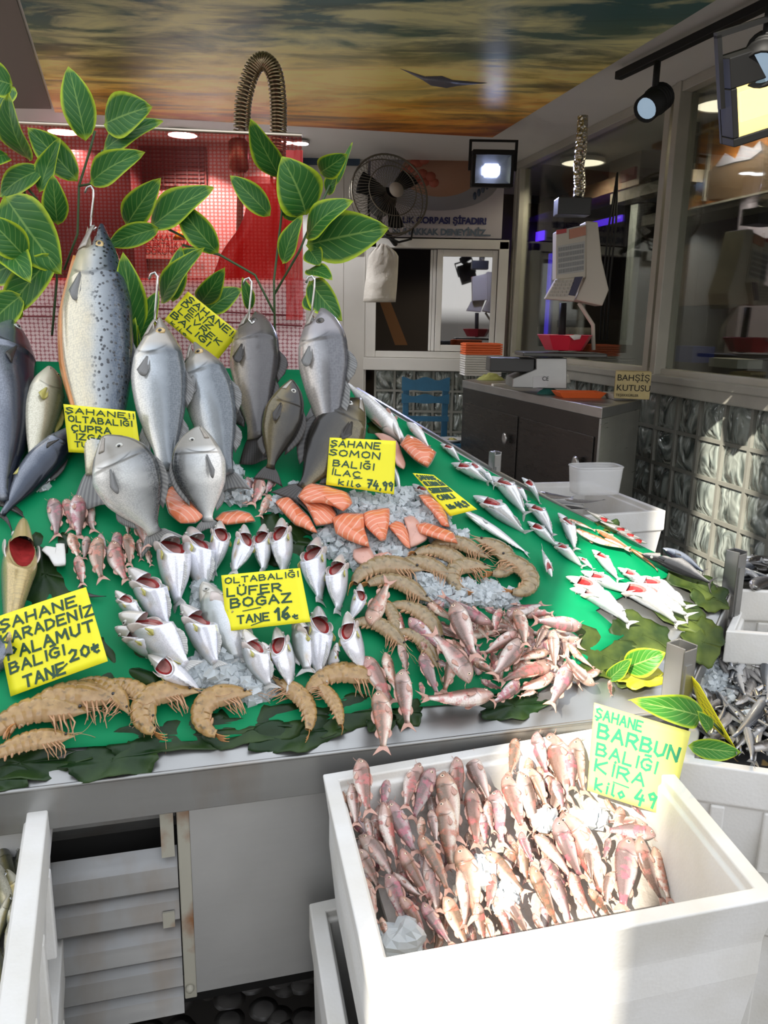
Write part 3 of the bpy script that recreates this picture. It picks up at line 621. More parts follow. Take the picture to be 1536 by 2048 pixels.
tb = tag(b.build('tip_box', mat('kraft_card', (.48, .38, .17), .6, var=.15, vs=20), smooth=False, bevel=.003), 'square kraft tip box lettered in black on the bench', 'box')
for s, zz, sz in (('BAHŞİŞ', .09, .043), ('KUTUSU', .04, .043), ('TEŞEKKÜRLER', .012, .017)):
    o = ftext(s, sz, c, (0, 0, 0), M_BLACK, tb); o.matrix_local = Matrix.Translation(-V(tb.location)) @ M @ Matrix.Translation(V((-.078, -.002, zz))) @ Matrix.Rotation(pi/2, 4, 'X')
# blue chair
ch = empty('wooden_chair', D(852, 900, 6.0), 'teal painted wooden chair before the glass block wall', 'chair'); ch.location.z = .15
cx0, cx1, Yc = X(803, 800, 6.0), X(898, 800, 6.0), 6.0
zt2, zs2 = Z(757, 850, 6.0), Z(872, 850, 6.0)
b = MB(); b.box((cx0, Yc-.38, zs2-.03), (cx1+.07, Yc+.04, zs2)); b.build('seat', M_BLUE, ch, smooth=False, bevel=.004)
for xx in (cx0+.01, cx1-.05):
    b = MB(); b.box((xx, Yc, .15), (xx+.045, Yc+.04, zt2-.02)); b.build('leg', M_BLUE, ch, smooth=False, bevel=.004)
    b = MB(); b.box((xx, Yc-.36, .15), (xx+.045, Yc-.32, zs2-.03)); b.build('leg', M_BLUE, ch, smooth=False, bevel=.004)
def slat(za, zb_, wav):
    b = MB(); n = 16
    for i in range(n):
        def zf(s): return (wav*math.cos(4*pi*s) if wav else 0)
        s0, s1 = i/n, (i+1)/n; xa, xb = cx0+(cx1-cx0)*s0, cx0+(cx1-cx0)*s1
        b.add([V((xa, Yc-.02, zb_-zf(s0)*.3)), V((xb, Yc-.02, zb_-zf(s1)*.3)), V((xb, Yc-.02, za+zf(s1))), V((xa, Yc-.02, za+zf(s0))), V((xa, Yc, zb_-zf(s0)*.3)), V((xb, Yc, zb_-zf(s1)*.3)), V((xb, Yc, za+zf(s1))), V((xa, Yc, za+zf(s0)))], [(0,1,2,3), (7,6,5,4), (0,4,5,1), (3,2,6,7)])
    b.build('back_slat', M_BLUE, ch, smooth=False)
slat(zt2, Z(781, 850, 6.0), .012); slat(Z(790, 850, 6.0), Z(806, 850, 6.0), .01); slat(Z(832, 850, 6.0), Z(842, 850, 6.0), 0)
for px, lab in ((872, 'white plate with food on the teal chair seat, left one'), (905, 'white plate with food on the teal chair seat, right one')):
    c = D(px, 870, 5.72); c.z = zs2; b = MB(); b.lathe([(.001, .0), (.05, .0), (.095, .022), (.09, .025), (.05, .007), (.001, .007)], Matrix.Translation(c), 24); pl = tag(b.build('dinner_plate', mat('plate_white', (.6, .6, .58), .3)), lab, 'plate')
    b = MB(); blob_patch(b, c + V((0, 0, .007)), .045, .04, .02, px); b.build('food', mat('food_%d' % px, (.35, .30, .08), .6), pl)
# wall fan
Yf = 6.05; fc = D(780, 388, Yf); fr = abs(D(860, 388, Yf).x - D(700, 388, Yf).x)/2
fan = empty('wall_fan', fc, 'black wall fan with round wire guard above the window', 'fan')
FM = Matrix.Translation(fc) @ Matrix.Rotation(.35, 4, 'Z') @ Matrix.Rotation(-.25, 4, 'X')
M_WIRE = mat('guard_wire', (.20, .18, .14), .35, .8)
def ring(R_, y, r, mb, n=40): mb.tube([FM @ V((R_*math.cos(2*pi*i/n), y, R_*math.sin(2*pi*i/n))) for i in range(n+1)], r, 6, cap=False)
b = MB(); ring(fr, 0, .007, b); ring(fr*.62, -.06, .004, b); ring(fr*.98, .07, .004, b); b.build('guard_ring', M_WIRE, fan)
b = MB()
for i in range(60):
    a = 2*pi*i/60; b.tube([FM @ V((fr*q*math.cos(a), y, fr*q*math.sin(a))) for q, y in ((.2, -.075), (.62, -.06), (.98, 0))], .0016, 4, cap=False)
    b.tube([FM @ V((fr*q*math.cos(a), y, fr*q*math.sin(a))) for q, y in ((.25, .10), (.7, .1), (1, .0))], .0016, 4, cap=False)
b.build('guard_wires', M_WIRE, fan)
b = MB(); b.lathe([(.001, -.005), (fr*.17, -.005), (fr*.19, .0), (.001, .006)], FM @ Matrix.Translation(V((.02, -.08, 0))) @ Matrix.Rotation(pi/2, 4, 'X'), 24); b.build('badge', mat('fan_badge', (.5, .45, .38), .4), fan)
b = MB(); b.lathe([(.001, -.08), (.07, -.07), (.09, 0), (.08, .12), (.001, .14)], FM @ Matrix.Translation(V((0, .12, 0))) @ Matrix.Rotation(-pi/2, 4, 'X'), 20); b.build('motor', M_BLACK, fan)
for i in range(3):
    a0 = .7 + i*2*pi/3
    def fn(u, v):
        a = a0 + (v-.5)*(.9 - .3*u); r = fr*(.12+.72*u); return FM @ V((r*math.cos(a), .02 + .05*(v-.5), r*math.sin(a)))
    b = MB(); b.grid(fn, 8, 6); b.build('blade', M_BLACK, fan, solid=.004)
b = MB(); b.tube([FM @ V((0, .2, 0)), FM @ V((0, .26, -.1)), V((fc.x + .05, BY-.02, fc.z-.3))], .02, 8); b.build('wall_bracket', M_BLACK, fan)
b = MB(); b.tube([FM @ V((-.05, .05, -fr)), FM @ V((.05, .02, -fr-.05)), FM @ V((.14, .0, -fr-.03)), FM @ V((.16, 0, -fr+.05))], .008, 6); b.build('handle', M_BLACK, fan)
# paper bag hanging below the fan
Yb = 6.0
def bagf(u, v):
    a = 2*pi*u; top = [(736, 512), (768, 490)]
    xl_ = 728 - 2*v + 12*(1-v) + (18*max(0, (.18-v))/.18 if v < .18 else 0); xr_ = 797 - 6*v*v - (24*max(0, (.18-v))/.18 if v < .18 else 0)
    y_ = 488 + 116*v; cx_ = (xl_+xr_)/2; hw = (xr_-xl_)/2
    p = D(cx_ + hw*math.cos(a), y_, Yb); s = .07*(.4+v)
    return p + V((0, -s*math.sin(a) + .02*noise.noise(V((3*math.cos(a), 5*v, 3*math.sin(a)))), 0))
b = MB(); b.grid(bagf, 28, 14); tag(b.build('paper_bag', mat('white_paper_bag', (.50, .47, .41), .7, bump=.5, bs=14, bd=.02), solid=.002), 'crumpled white paper bag hanging under the fan', 'bag')
b = MB(); back(686, 478, 722, 500, BY-.05, .05, b); tag(b.build('switch_box', mat('switch_cream', (.45, .42, .36), .5), smooth=False, bevel=.006), 'cream switch box on the panel wall left of the paper bag', 'switch box')
# spring hose tap behind the red mesh
Yh = 2.75; hz = empty('spring_hose_tap', D(520, 560, Yh), 'tall kitchen tap with arched brass coloured spring hose', 'tap')
def arch(s):                                                          # 0..1 along the hose, photo columns 482..560
    P_ = [(478, 560), (480, 420), (484, 310), (484, 250), (488, 195), (505, 140), (527, 122), (548, 145), (556, 200), (557, 250), (556, 300)]
    f = s*(len(P_)-1); i = min(int(f), len(P_)-2); t_ = f-i
    g = lambda k: P_[max(0, min(len(P_)-1, k))]
    q = [.5*((2*g(i)[c]) + (g(i+1)[c]-g(i-1)[c])*t_ + (2*g(i-1)[c]-5*g(i)[c]+4*g(i+1)[c]-g(i+2)[c])*t_*t_ + (3*g(i)[c]-g(i-1)[c]-3*g(i+1)[c]+g(i+2)[c])*t_**3) for c in (0, 1)]
    return D(q[0], q[1], Yh)
p_ = arch(0); sk = MB(); sk.box((-1.3, 2.55, .15), (-.1, 3.1, 1.0)); tag(sk.build('rear_sink_counter', M_STEELD, smooth=False, bevel=.005), 'steel sink counter behind the stall under the spring hose tap', 'counter')
b = MB(); b.tube([p_, V((p_.x, p_.y, 1.3)), V((p_.x, p_.y, .998))], .014, 8); b.build('riser', mat('riser_brass', (.22, .12, .07), .35, .8), hz)
b = MB(); b.tube([arch(i/40) for i in range(41)], .011, 8); b.build('hose', mat('hose_brass', (.20, .15, .10), .4, .5), hz)
b = MB(); N_ = 700; pts = []
for i in range(N_):
    s = .28 + .72*i/(N_-1); p = arch(s); t_ = (arch(min(1, s+.005)) - arch(s-.005)).normalized(); a_ = t_.cross(V((0, 1, 0))).normalized(); q = 2*pi*i/14
    pts.append(p + (a_*math.cos(q) + V((0, 1, 0))*math.sin(q))*.024)
b.tube(pts, .0042, 5); b.build('spring', mat('spring_steel', (.42, .34, .22), .25, .95), hz)
b = MB(); b.lathe([(.02, 0), (.032, .01), (.032, .09), (.022, .1)], Matrix.Translation(D(478, 345, Yh)), 16); b.build('collar', mat('brass_dark', (.22, .12, .07), .35, .8), hz)
b = MB(); b.lathe([(.028, -.5), (.03, -.1), (.024, 0), (.018, .04)], Matrix.Translation(D(556, 330, Yh)), 16); b.build('spray_head', mat('tap_chrome', (.6, .55, .5), .15, 1), hz)
# ================================================================ THE FISH STALL
st = empty('fish_stall', (0, 1.7, 0), 'sloping stainless steel fish stall with louvred base', 'fish stall')
def eline(px_y): return px_y
fl, fr_, p2b = E0 - EU*1.0, G(1338, 1402, .78), S(1462, 1185)
fr_ = E0 + EU * (fr_ - E0).dot(EU)
br_, tr_ = S(985, 935), S(716, 775)
tl_ = S(-700, 700)
# lip + slope slab
b = MB(); b.prism([fl, fr_, p2b, br_, tr_, tl_], SN, .012); b.build('display_slope', M_STEEL, st, smooth=False)
D2 = V((0, 0, -1))
def skirt(mb, p, q, h, t=.012):
    n = (q-p).cross(V((0, 0, 1))).normalized(); mb.quad([p + D2*h, q + D2*h, q, p], t, n)
b = MB(); skirt(b, fl, fr_, .075); skirt(b, fr_, p2b, .10); b.tube([fl, fr_, p2b], .004, 8); b.build('fascia', M_STEELD, st, smooth=False, bevel=.002)
b = MB(); skirt(b, p2b, br_, .35); skirt(b, br_, tr_, .4); b.build('side_panel', M_STEELD, st, smooth=False)
EB = V((-EU.y, EU.x, 0))                                               # horizontally into the stall
def fp(px, z, back_=.03):                                             # point on the front panel plane at photo column
    d = ray(px, 1700); P_ = E0 + EB*back_; n = EB; t_ = (P_ - CP).dot(n) / d.dot(n); q = CP + d*t_; return V((q.x, q.y, z))
def fz(px, py, back_=.03): return hit(px, py, E0 + EB*back_, EB)
L0 = fl + EB*.03
zt_, zb2 = .708, .315
a0, a1 = fz(352, 1620), fz(378, 1620); pr = fz(1345, 1500)
def panel(mb, p, q, z0, z1, t=.01): mb.quad([V((p.x, p.y, z0)), V((q.x, q.y, z0)), V((q.x, q.y, z1)), V((p.x, p.y, z1))], t, -EB); return mb
b = panel(MB(), a1, pr, zb2, zt_); b.build('door_panel', steel_mat('grey_door_steel', (.62, .62, .61), None, .5), st, smooth=False)
b = panel(MB(), a0, a1, zb2-.01, zt_, .02); b.build('door_post', M_RUST, st, smooth=False, bevel=.002)
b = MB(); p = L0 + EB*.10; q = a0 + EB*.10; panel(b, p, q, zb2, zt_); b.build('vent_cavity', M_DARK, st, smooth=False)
M_LOUV = steel_mat('louvre_steel', (.26, .26, .255), (.20, .17, .14), .42)
zs_ = [(1612, 1690, 1), (1716, 1787, 0), (1787, 1850, 0), (1866, 1925, 0), (1925, 1985, 0), (1985, 2040, 0)]
for i, (y0, y1, top) in enumerate(zs_):
    z1, z0 = fz(345, y0).z, fz(345, y1).z; b = MB(); A_, B_ = L0, a0 - EU*.002
    if top: pts = [(0, z1, .03), (0, (z0+z1)/2, .03), (0, z0, .06)]
    else: pts = [(0, z1, .035), (0, z1-(z1-z0)*.38, .012), (0, z0+.012, .0), (0, z0, .012)]
    vs = []
    for _, z, d in pts: vs += [V((A_.x, A_.y, z)) + EB*d, V((B_.x, B_.y, z)) + EB*d]
    b.add(vs, [(2*j, 2*j+1, 2*j+3, 2*j+2) for j in range(len(pts)-1)]); b.build('louvre', M_LOUV, st, smooth=False, solid=.003)
b = MB()
for y0, y1, x0, x1 in ((1612, 1714, 318, 345), (1825, 1855, 325, 349)):
    z1, z0 = fz(330, y0).z, fz(330, y1).z; p, q = fz(x0, y0, .028), fz(x1, y0, .028); panel(b, p, q, z0, z1, .004)
b.build('bracket_plate', M_RUST, st, smooth=False)
for z in (.70, .33):
    c = fz(364, 1640, .026); b = MB(); b.ball((c.x, c.y, z), .008, 8, 5); b.build('rivet', M_RUST, st)
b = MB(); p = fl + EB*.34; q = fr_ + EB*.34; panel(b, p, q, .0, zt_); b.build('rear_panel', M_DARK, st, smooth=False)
# corner posts (square tube with sleeve)
def cpost(px, py0, py1, w_, lab, back_):
    c0 = S(px, py0, .0) if back_ else fz(px, py0, -.012); 
    t_ = D(px, py1, c0.y).z
    c = c0; M = Matrix.Translation(V((c.x, c.y, 0))) @ Matrix.Rotation(math.atan2(EU.y, EU.x)+.35, 4, 'Z')
    b = MB(); h = w_/2
    b.box((-h, -h, c.z-.06), (h, -h+.003, t_-.006), M=M); b.box((-h, h-.003, c.z-.06), (h, h, t_), M=M); b.box((-h, -h, c.z-.06), (-h+.003, h, t_), M=M); b.box((h-.003, -h, c.z-.06), (h, h, t_), M=M)
    o = b.build('corner_post', M_STEEL, st, smooth=False, bevel=.001); o['label'] = lab
    b = MB(); b.box((-h*.62, -h-.003, c.z-.06), (h*.3, -h, t_-.035), M=M); k_ = b.build('sleeve', M_STEELD, None, smooth=False); k_.parent = o; k_.location = V(k_.location) - V(st.location)
cpost(1352, 1400, 1287, .040, 'short square steel post at the front corner', 0)
cpost(1464, 1180, 1100, .032, 'short square steel post at the right corner', 1)
cpost(989, 935, 903, .022, 'short dark steel post at the back edge', 1)
# green sheet
def sheet(s, t_):
    return None
gp = [S(x, y, .004) for x, y in ((-300, 1478), (100, 1500), (450, 1478), (760, 1420), (1060, 1395), (1248, 1272), (1190, 1222), (1290, 1170), (1380, 1140), (985, 948), (735, 800), (660, 745), (-500, 705))]
b = MB(); c = sum(gp, V())/len(gp); n_ = len(gp); vs = []; fs = []; K = 14
for i in range(n_):
    for j in range(8):
        s = j/8; p = gp[i]*(1-s) + gp[(i+1) % n_]*s
        for k in range(K+1):
            q = c + (p-c)*(k/K); w_ = .0025*noise.noise(q*7) + (.004*noise.noise(q*22) if k == K else 0); vs.append(q + SN*(w_+.002))
m_ = n_*8
for i in range(m_):
    for k in range(K): fs.append((i*(K+1)+k, i*(K+1)+k+1, ((i+1) % m_)*(K+1)+k+1, ((i+1) % m_)*(K+1)+k))
b.add(vs, fs); tag(b.build('green_sheet', M_GREEN, solid=.002), 'bright green plastic sheet covering the sloping stall', 'sheet')
# red plastic mesh screen, upper band and lower bubbled band
k = NM('red_mesh_film'); co = k.co('Object', (1, 1, 1)); v = k.voro(95, k.co('Object', (1, .02, 1.15)), rnd=0.1)
hole = k.ramp(v, [(.30, 1), (.42, 0)])
tr = k.node('BsdfTransparent'); tr.inputs[0].default_value = (.95, .24, .20, 1); tr2 = k.node('BsdfTransparent'); tr2.inputs[0].default_value = (1, .62, .58, 1)
mx = k.node('MixShader'); k.l.new(hole, mx.inputs[0]); k.l.new(tr.outputs[0], mx.inputs[1]); k.l.new(tr2.outputs[0], mx.inputs[2])
k.set(col=(.20, .012, .010), rough=.35); m2 = k.node('MixShader'); m2.inputs[0].default_value = .22
k.l.new(mx.outputs[0], m2.inputs[1]); k.l.new(k.b.outputs[0], m2.inputs[2]); k.l.new(m2.outputs[0], k.out.inputs[0]); M_REDF = k.m
YR = 2.26
def film(x0, y0, x1, y1, Y, amp=.008, nu=30, nv=16, tl=None):
    A_, B_, C_, D_ = D(x0, y1, Y), D(x1, y1, Y), D(x1, y0, Y), D(x0, y0 if tl is None else tl, Y)
    return lambda u, t_: (A_*(1-u) + B_*u)*(1-t_) + (D_*(1-u) + C_*u)*t_ + V((0, amp*noise.noise(V((u*7, t_*4, 3))), 0))
scr = MB(); scr.grid(film(-260, 270, 604, 560, YR, tl=230), 40, 20)
rs = tag(scr.build('red_mesh_screen', M_REDF, solid=.0), 'see through red perforated plastic screen behind the hanging fish', 'screen')
b = MB(); b.tube([D(-260, 232, YR), D(310, 258, YR), D(604, 271, YR)], .005, 6); b.build('top_wire', mat('bright_wire', (.6, .52, .42), .3, .9), rs)
b = MB(); b.grid(film(572, 300, 606, 640, YR-.02, .012), 6, 12); b.build('folded_edge', NM('red_film_fold').set(col=(.55, .015, .015), rough=.25, alpha=.75).m, rs)
k = NM('pink_bubble_wrap'); v = k.voro(85, k.co('Object', (1, .02, 1.1)), rnd=.15); k.set(col=k.mix(k.ramp(v, [(.40, 1), (.52, 0)]), (.42, .15, .16), (.78, .58, .57)), rough=.35); k.bump(v, -.6, .004)
b = MB(); b.grid(film(-200, 556, 612, 770, YR+.03, .01), 40, 10, mi=0)
bw_ = tag(b.build('bubble_wrap_panel', k.m, solid=.004), 'pink tinted bubble wrap panel hung low behind the fish', 'panel')
b = MB()
for y_ in (612, 632): b.tube([D(-100, y_, YR+.0), D(250, y_+2, YR+.0), D(605, y_+20, YR+.0)], .0022, 6)
b.tube([D(112, 560, YR+.005), D(104, 672, YR+.005)], .003, 6); b.build('red_cord', mat('dark_red_cord', (.16, .01, .015), .6), bw_)
b = MB(); back(340, 528, 606, 536, YR+.012, .004, b); 
# bundled red film behind the screen on the right
b = MB()
def bund(u, t_):
    a = 2*pi*u; cx_ = 520 + 20*math.sin(min(1, t_*3)*5); hw = 34 + 44*min(1, t_*3) + 6*noise.noise(V((t_*12, 1, 2))); p = D(cx_ + hw*math.cos(a), 360 + 600*t_, 2.5)
    return p + V((0, -.06*math.sin(a), .0)) + V((0, .012*noise.noise(V((math.cos(a)*4, t_*2, math.sin(a)*4))), 0))
b.grid(bund, 26, 36); tag(b.build('red_plastic_bundle', NM('red_film_bundle').set(col=(.60, .012, .012), rough=.25, alpha=.8).m), 'gathered bright red plastic film bundle behind the red screen', 'plastic bundle')

# ---------------------------------------------------------------- foam boxes
def foam_box(name, label, rim, h, wall=.028, taper=.03, group=None, notch=True, zin=None, lip=True):
    """rim: four outer rim corners, anticlockwise seen from above."""
    rim = [V(p) for p in rim]; c = sum(rim, V())/4; b = MB()
    def inset(ps, d, z):
        out = []
        for i in range(4):
            p, a, q = ps[i], ps[i-1], ps[(i+1) % 4]; e1 = (a-p).normalized(); e2 = (q-p).normalized(); out.append(V((p.x, p.y, p.z)) + (e1+e2)*d + V((0, 0, z)))
        return out
    zi = h - .03 if zin is None else zin
    rings = [inset(rim, taper, -h), inset(rim, taper*.45, -h*.5), inset(rim, .006 if lip else .010, -.075), inset(rim, 0 if lip else .0095, -.07), inset(rim, 0, 0), inset(rim, wall, 0), inset(rim, wall, -.016), inset(rim, wall+.006, -.018), inset(rim, wall+taper, -zi)]
    vs = sum(rings, []); n = len(rings)
    fs = [(3, 2, 1, 0), tuple(range((n-1)*4, n*4))] + [(i*4+j, i*4+(j+1) % 4, (i+1)*4+(j+1) % 4, (i+1)*4+j) for i in range(n-1) for j in range(4)]
    b.add(vs, fs); o = b.build(name, M_FOAM, smooth=False, bevel=.006, seg=3)
    tag(o, label, 'foam box', group)
    if notch:
        b = MB()
        for i in range(4):
            p, q = rim[i], rim[(i+1) % 4]; u = (q-p).normalized(); nn = u.cross(V((0, 0, 1))).normalized()
            for s in (.22, .5, .78):
                m = p.lerp(q, s) + nn*.001; w_ = .012
                b.quad([m - u*w_ + V((0, 0, -h*.8)), m + u*w_ + V((0, 0, -h*.8)), m + u*w_ + V((0, 0, -.075)), m - u*w_ + V((0, 0, -.075))], .03, nn)
        b.build('side_rib', M_FOAM, o, smooth=False, bevel=.003)
    return o
RZ = .765
rimA = [G(735, 1955, RZ-.005), G(1562, 1795, RZ-.005), G(1262, 1443, RZ), G(645, 1548, RZ)]
foam_box('foam_box', 'big white foam box of red mullets in front of the stall, sunlit', rimA, .255, wall=.026, taper=.022, notch=False, lip=False)
low = [V((p.x, p.y, .50)) for p in rimA]; cl_ = sum(low, V())/4
low = [cl_ + (p-cl_)*.97 + V((-.035, .02, 0)) for p in low]
foam_box('foam_box', 'white foam box underneath the big mullet box, its lip showing lower left', low, .495, taper=.02, notch=False)
# bottom left box
rimB = [G(-300, 2120, .74), G(45, 2105, .74), G(100, 1578, .74), G(-190, 1590, .74)]
foam_box('foam_box', 'white foam box of horse mackerel cut by the left frame edge', rimB, .28, wall=.032, taper=.02)
lowB = [V((p.x, p.y, .455)) for p in rimB]; foam_box('foam_box', 'lower white foam box under the left box of horse mackerel', lowB, .45, taper=.02)
# anchovy box on the right
rimC = [G(1362, 1523, .765), G(1760, 1580, .765), G(1690, 1270, .80), G(1425, 1262, .80)]
foam_box('foam_box', 'white foam box filled with anchovies right of the steel corner post', rimC, .24, wall=.02, taper=.02)
lowC = [V((p.x, p.y, .52)) for p in rimC]; foam_box('foam_box', 'lower white foam box under the anchovy box, in shade', lowC, .515, wall=.02, taper=.015)
# boxes at the right frame edge, further back
rimD = [G(1462, 1180, .93), G(1800, 1195, .93), G(1740, 1125, .93), G(1474, 1110, .93)]
foam_box('foam_box', 'small white foam box of grey fish at right edge beyond the post', rimD, .245, wall=.016, taper=.015)
rimE = [G(1452, 1262, .88), G(1800, 1290, .88), G(1760, 1218, .88), G(1478, 1206, .88)]
foam_box('foam_box', 'white foam box between the anchovies and the grey fish box', rimE, .2, wall=.016, taper=.015)
rimF = [G(1132, 1035, .88), G(1332, 1021, .88), G(1178, 962, .88), G(1050, 965, .88)]
foam_box('foam_box', 'white foam box behind the stall near the workbench', rimF, .2, wall=.02, taper=.02, notch=False)
def stand(rims, z, lab):
    xs = [p.x for r in rims for p in r]; ys = [p.y for r in rims for p in r]; x0, x1, y0, y1 = min(xs)+.03, max(xs)-.03, min(ys)+.03, max(ys)-.03
    t = empty('steel_stand', ((x0+x1)/2, (y0+y1)/2, 0), lab, 'stand')
    b = MB(); b.box((x0, y0, z-.03), (x1, y1, z-.001)); b.build('stand_top', M_STEELD, t, smooth=False)
    for x in (x0, x1-.03):
        for y in (y0, y1-.03): b = MB(); b.box((x, y, .0), (x+.03, y+.03, z-.03)); b.build('leg', M_STEELD, t, smooth=False)
stand((rimD, rimE), .68, 'low steel stand carrying the foam boxes at the right edge')
stand((rimF,), .68, 'low steel stand carrying the back foam box behind stall')
# translucent tub by the back box
c = G(1188, 985, .90); k = NM('clear_tub_plastic'); k.set(col=(.8, .8, .78), rough=.25, alpha=.38)
b = MB(); M = Matrix.Translation(c) @ Matrix.Rotation(.2, 4, 'Z')
def tubf(u, t_):
    a = 2*pi*u; q = lambda x: math.copysign(abs(x)**.45, x); s = 1 + .1*t_; return M @ V((.085*s*q(math.cos(a)), .05*s*q(math.sin(a)), .10*t_))
b.grid(tubf, 36, 8); b.build; o = tag(b.build('plastic_tub', k.m, solid=.002), 'see through plastic tub standing in the back foam box', 'tub')
b = MB(); b.tube([M @ V((.0935*math.copysign(abs(math.cos(2*pi*i/36))**.45, math.cos(2*pi*i/36)), .055*math.copysign(abs(math.sin(2*pi*i/36))**.45, math.sin(2*pi*i/36)), .10)) for i in range(37)], .004, 6, cap=False); b.build('tub_rim', k.m, o)
# ================================================================ FISH
def fish_mat(name, back, flank, belly, fin=False, blot=None, bl=(.5, .62), spots=None, rough=.24, metal=.18, scale=70, bmp=.25, head=None, line=True, golden=None, vcut=(.30, .50, .72)):
    k = NM(name); u, v = k.uv(); t = k.node('TexCoord'); r = k.rnd()
    off = k.node('VectorMath', operation='ADD'); cmb = k.node('CombineXYZ'); k.l.new(k.math('MULTIPLY', r, 37.0), cmb.inputs[0]); k.l.new(t.outputs['Object'], off.inputs[0]); k.l.new(cmb.outputs[0], off.inputs[1]); co = off.outputs[0]
    n = k.noise(9, co, 3); vv = k.math('ADD', v, k.math('MULTIPLY', k.math('SUBTRACT', n, .5), .16))
    c = k.ramp(vv, [(vcut[0], belly), (vcut[1], flank), (vcut[2], back)])
    if golden: c = k.mix(k.math('MULTIPLY', k.ramp(k.noise(5, co, 2), [(.5, 0), (.72, 1)]), k.ramp(v, [(.2, 0), (.45, .8), (.62, 0)])), c, golden)
    if blot: c = k.mix(k.ramp(k.noise(7.5, co, 5, .65), [(bl[0], 0), (bl[1], .85)]), c, blot)
    if spots:
        d = k.voro(62, co); m = k.math('MULTIPLY', k.ramp(d, [(.26, 1), (.38, 0)]), k.ramp(vv, [(.42, 0), (.58, 1)])); c = k.mix(m, c, spots)
    if head:
        c = k.mix(k.ramp(k.math('ADD', u, k.math('MULTIPLY', n, .03)), [(.20, .75), (.25, 0)]), c, head)
    # gill slit and mouth line
    g = k.math('ABSOLUTE', k.math('SUBTRACT', u, k.math('SUBTRACT', .245, k.math('MULTIPLY', k.math('POWER', k.math('SUBTRACT', v, .45), 2.0), .35))))
    gl = k.math('MULTIPLY', k.ramp(g, [(.003, 1), (.009, 0)]), k.ramp(v, [(.12, 0), (.2, 1), (.7, 1), (.8, 0)]))
    if line: c = k.mix(k.math('MULTIPLY', gl, .55), c, tuple(x*.22 for x in back))
    if line:
        mo = k.math('MULTIPLY', k.ramp(k.math('ABSOLUTE', k.math('SUBTRACT', v, .40)), [(.02, 1), (.045, 0)]), k.ramp(u, [(.055, 1), (.07, 0)]))
        c = k.mix(k.math('MULTIPLY', mo, .8), c, tuple(x*.2 for x in back))
    # scales
    mp = k.node('Mapping'); k.l.new(t.outputs['UV'], mp.inputs[0]); mp.inputs['Scale'].default_value = (scale, scale*.42, 1)
    sc_ = k.voro(1.0, mp.outputs[0], rnd=.55)
    c = k.mix(k.math('MULTIPLY', k.ramp(sc_, [(.35, 0), (.7, .35)]), k.ramp(u, [(.22, 0), (.28, 1)])), c, tuple(x*.55 for x in flank))
    k.set(col=c, rough=k.math('ADD', rough-.06, k.math('MULTIPLY', n, .14)), metal=metal, spec=.6, coat=.25, coatr=.12)
    k.bump(sc_, -bmp, .004); return k.m
def fin_mat(name, col, col2): 
    k = NM(name); u, v = k.uv(); wv = k.math('SINE', k.math('MULTIPLY', v, 75.0)); k.set(col=k.mix(k.math('MULTIPLY', k.math('ADD', wv, 1.0), .5), col, col2), rough=.4); return k.m
M_IRIS = {n: mat('iris_' + n, c, .2, .3) for n, c in (('gold', (.55, .40, .18)), ('silver', (.50, .50, .46)), ('pink', (.78, .60, .45)), ('dark', (.10, .09, .08)))}
M_PUPIL = mat('pupil', (.006, .006, .008), .08, spec=.8)
M_JAW = mat('jaw_skin', (.42, .38, .33), .3, .1, var=.3, vs=20)
M_MOUTH = mat('mouth_inside', (.18, .035, .03), .35)
def pchip(xs, ys, x):
    n = len(xs); i = 0
    while i < n-2 and x > xs[i+1]: i += 1
    h = xs[i+1]-xs[i]; t = max(0, min(1, (x-xs[i])/h))
    def sl(k):
        if k <= 0: return (ys[1]-ys[0])/(xs[1]-xs[0])
        if k >= n-1: return (ys[-1]-ys[-2])/(xs[-1]-xs[-2])
        a = (ys[k]-ys[k-1])/(xs[k]-xs[k-1]); c = (ys[k+1]-ys[k])/(xs[k+1]-xs[k]); return 0 if a*c <= 0 else 2*a*c/(a+c)
    m0, m1 = sl(i)*h, sl(i+1)*h
    return ys[i]*(2*t**3-3*t*t+1) + m0*(t**3-2*t*t+t) + ys[i+1]*(-2*t**3+3*t*t) + m1*(t**3-t*t)
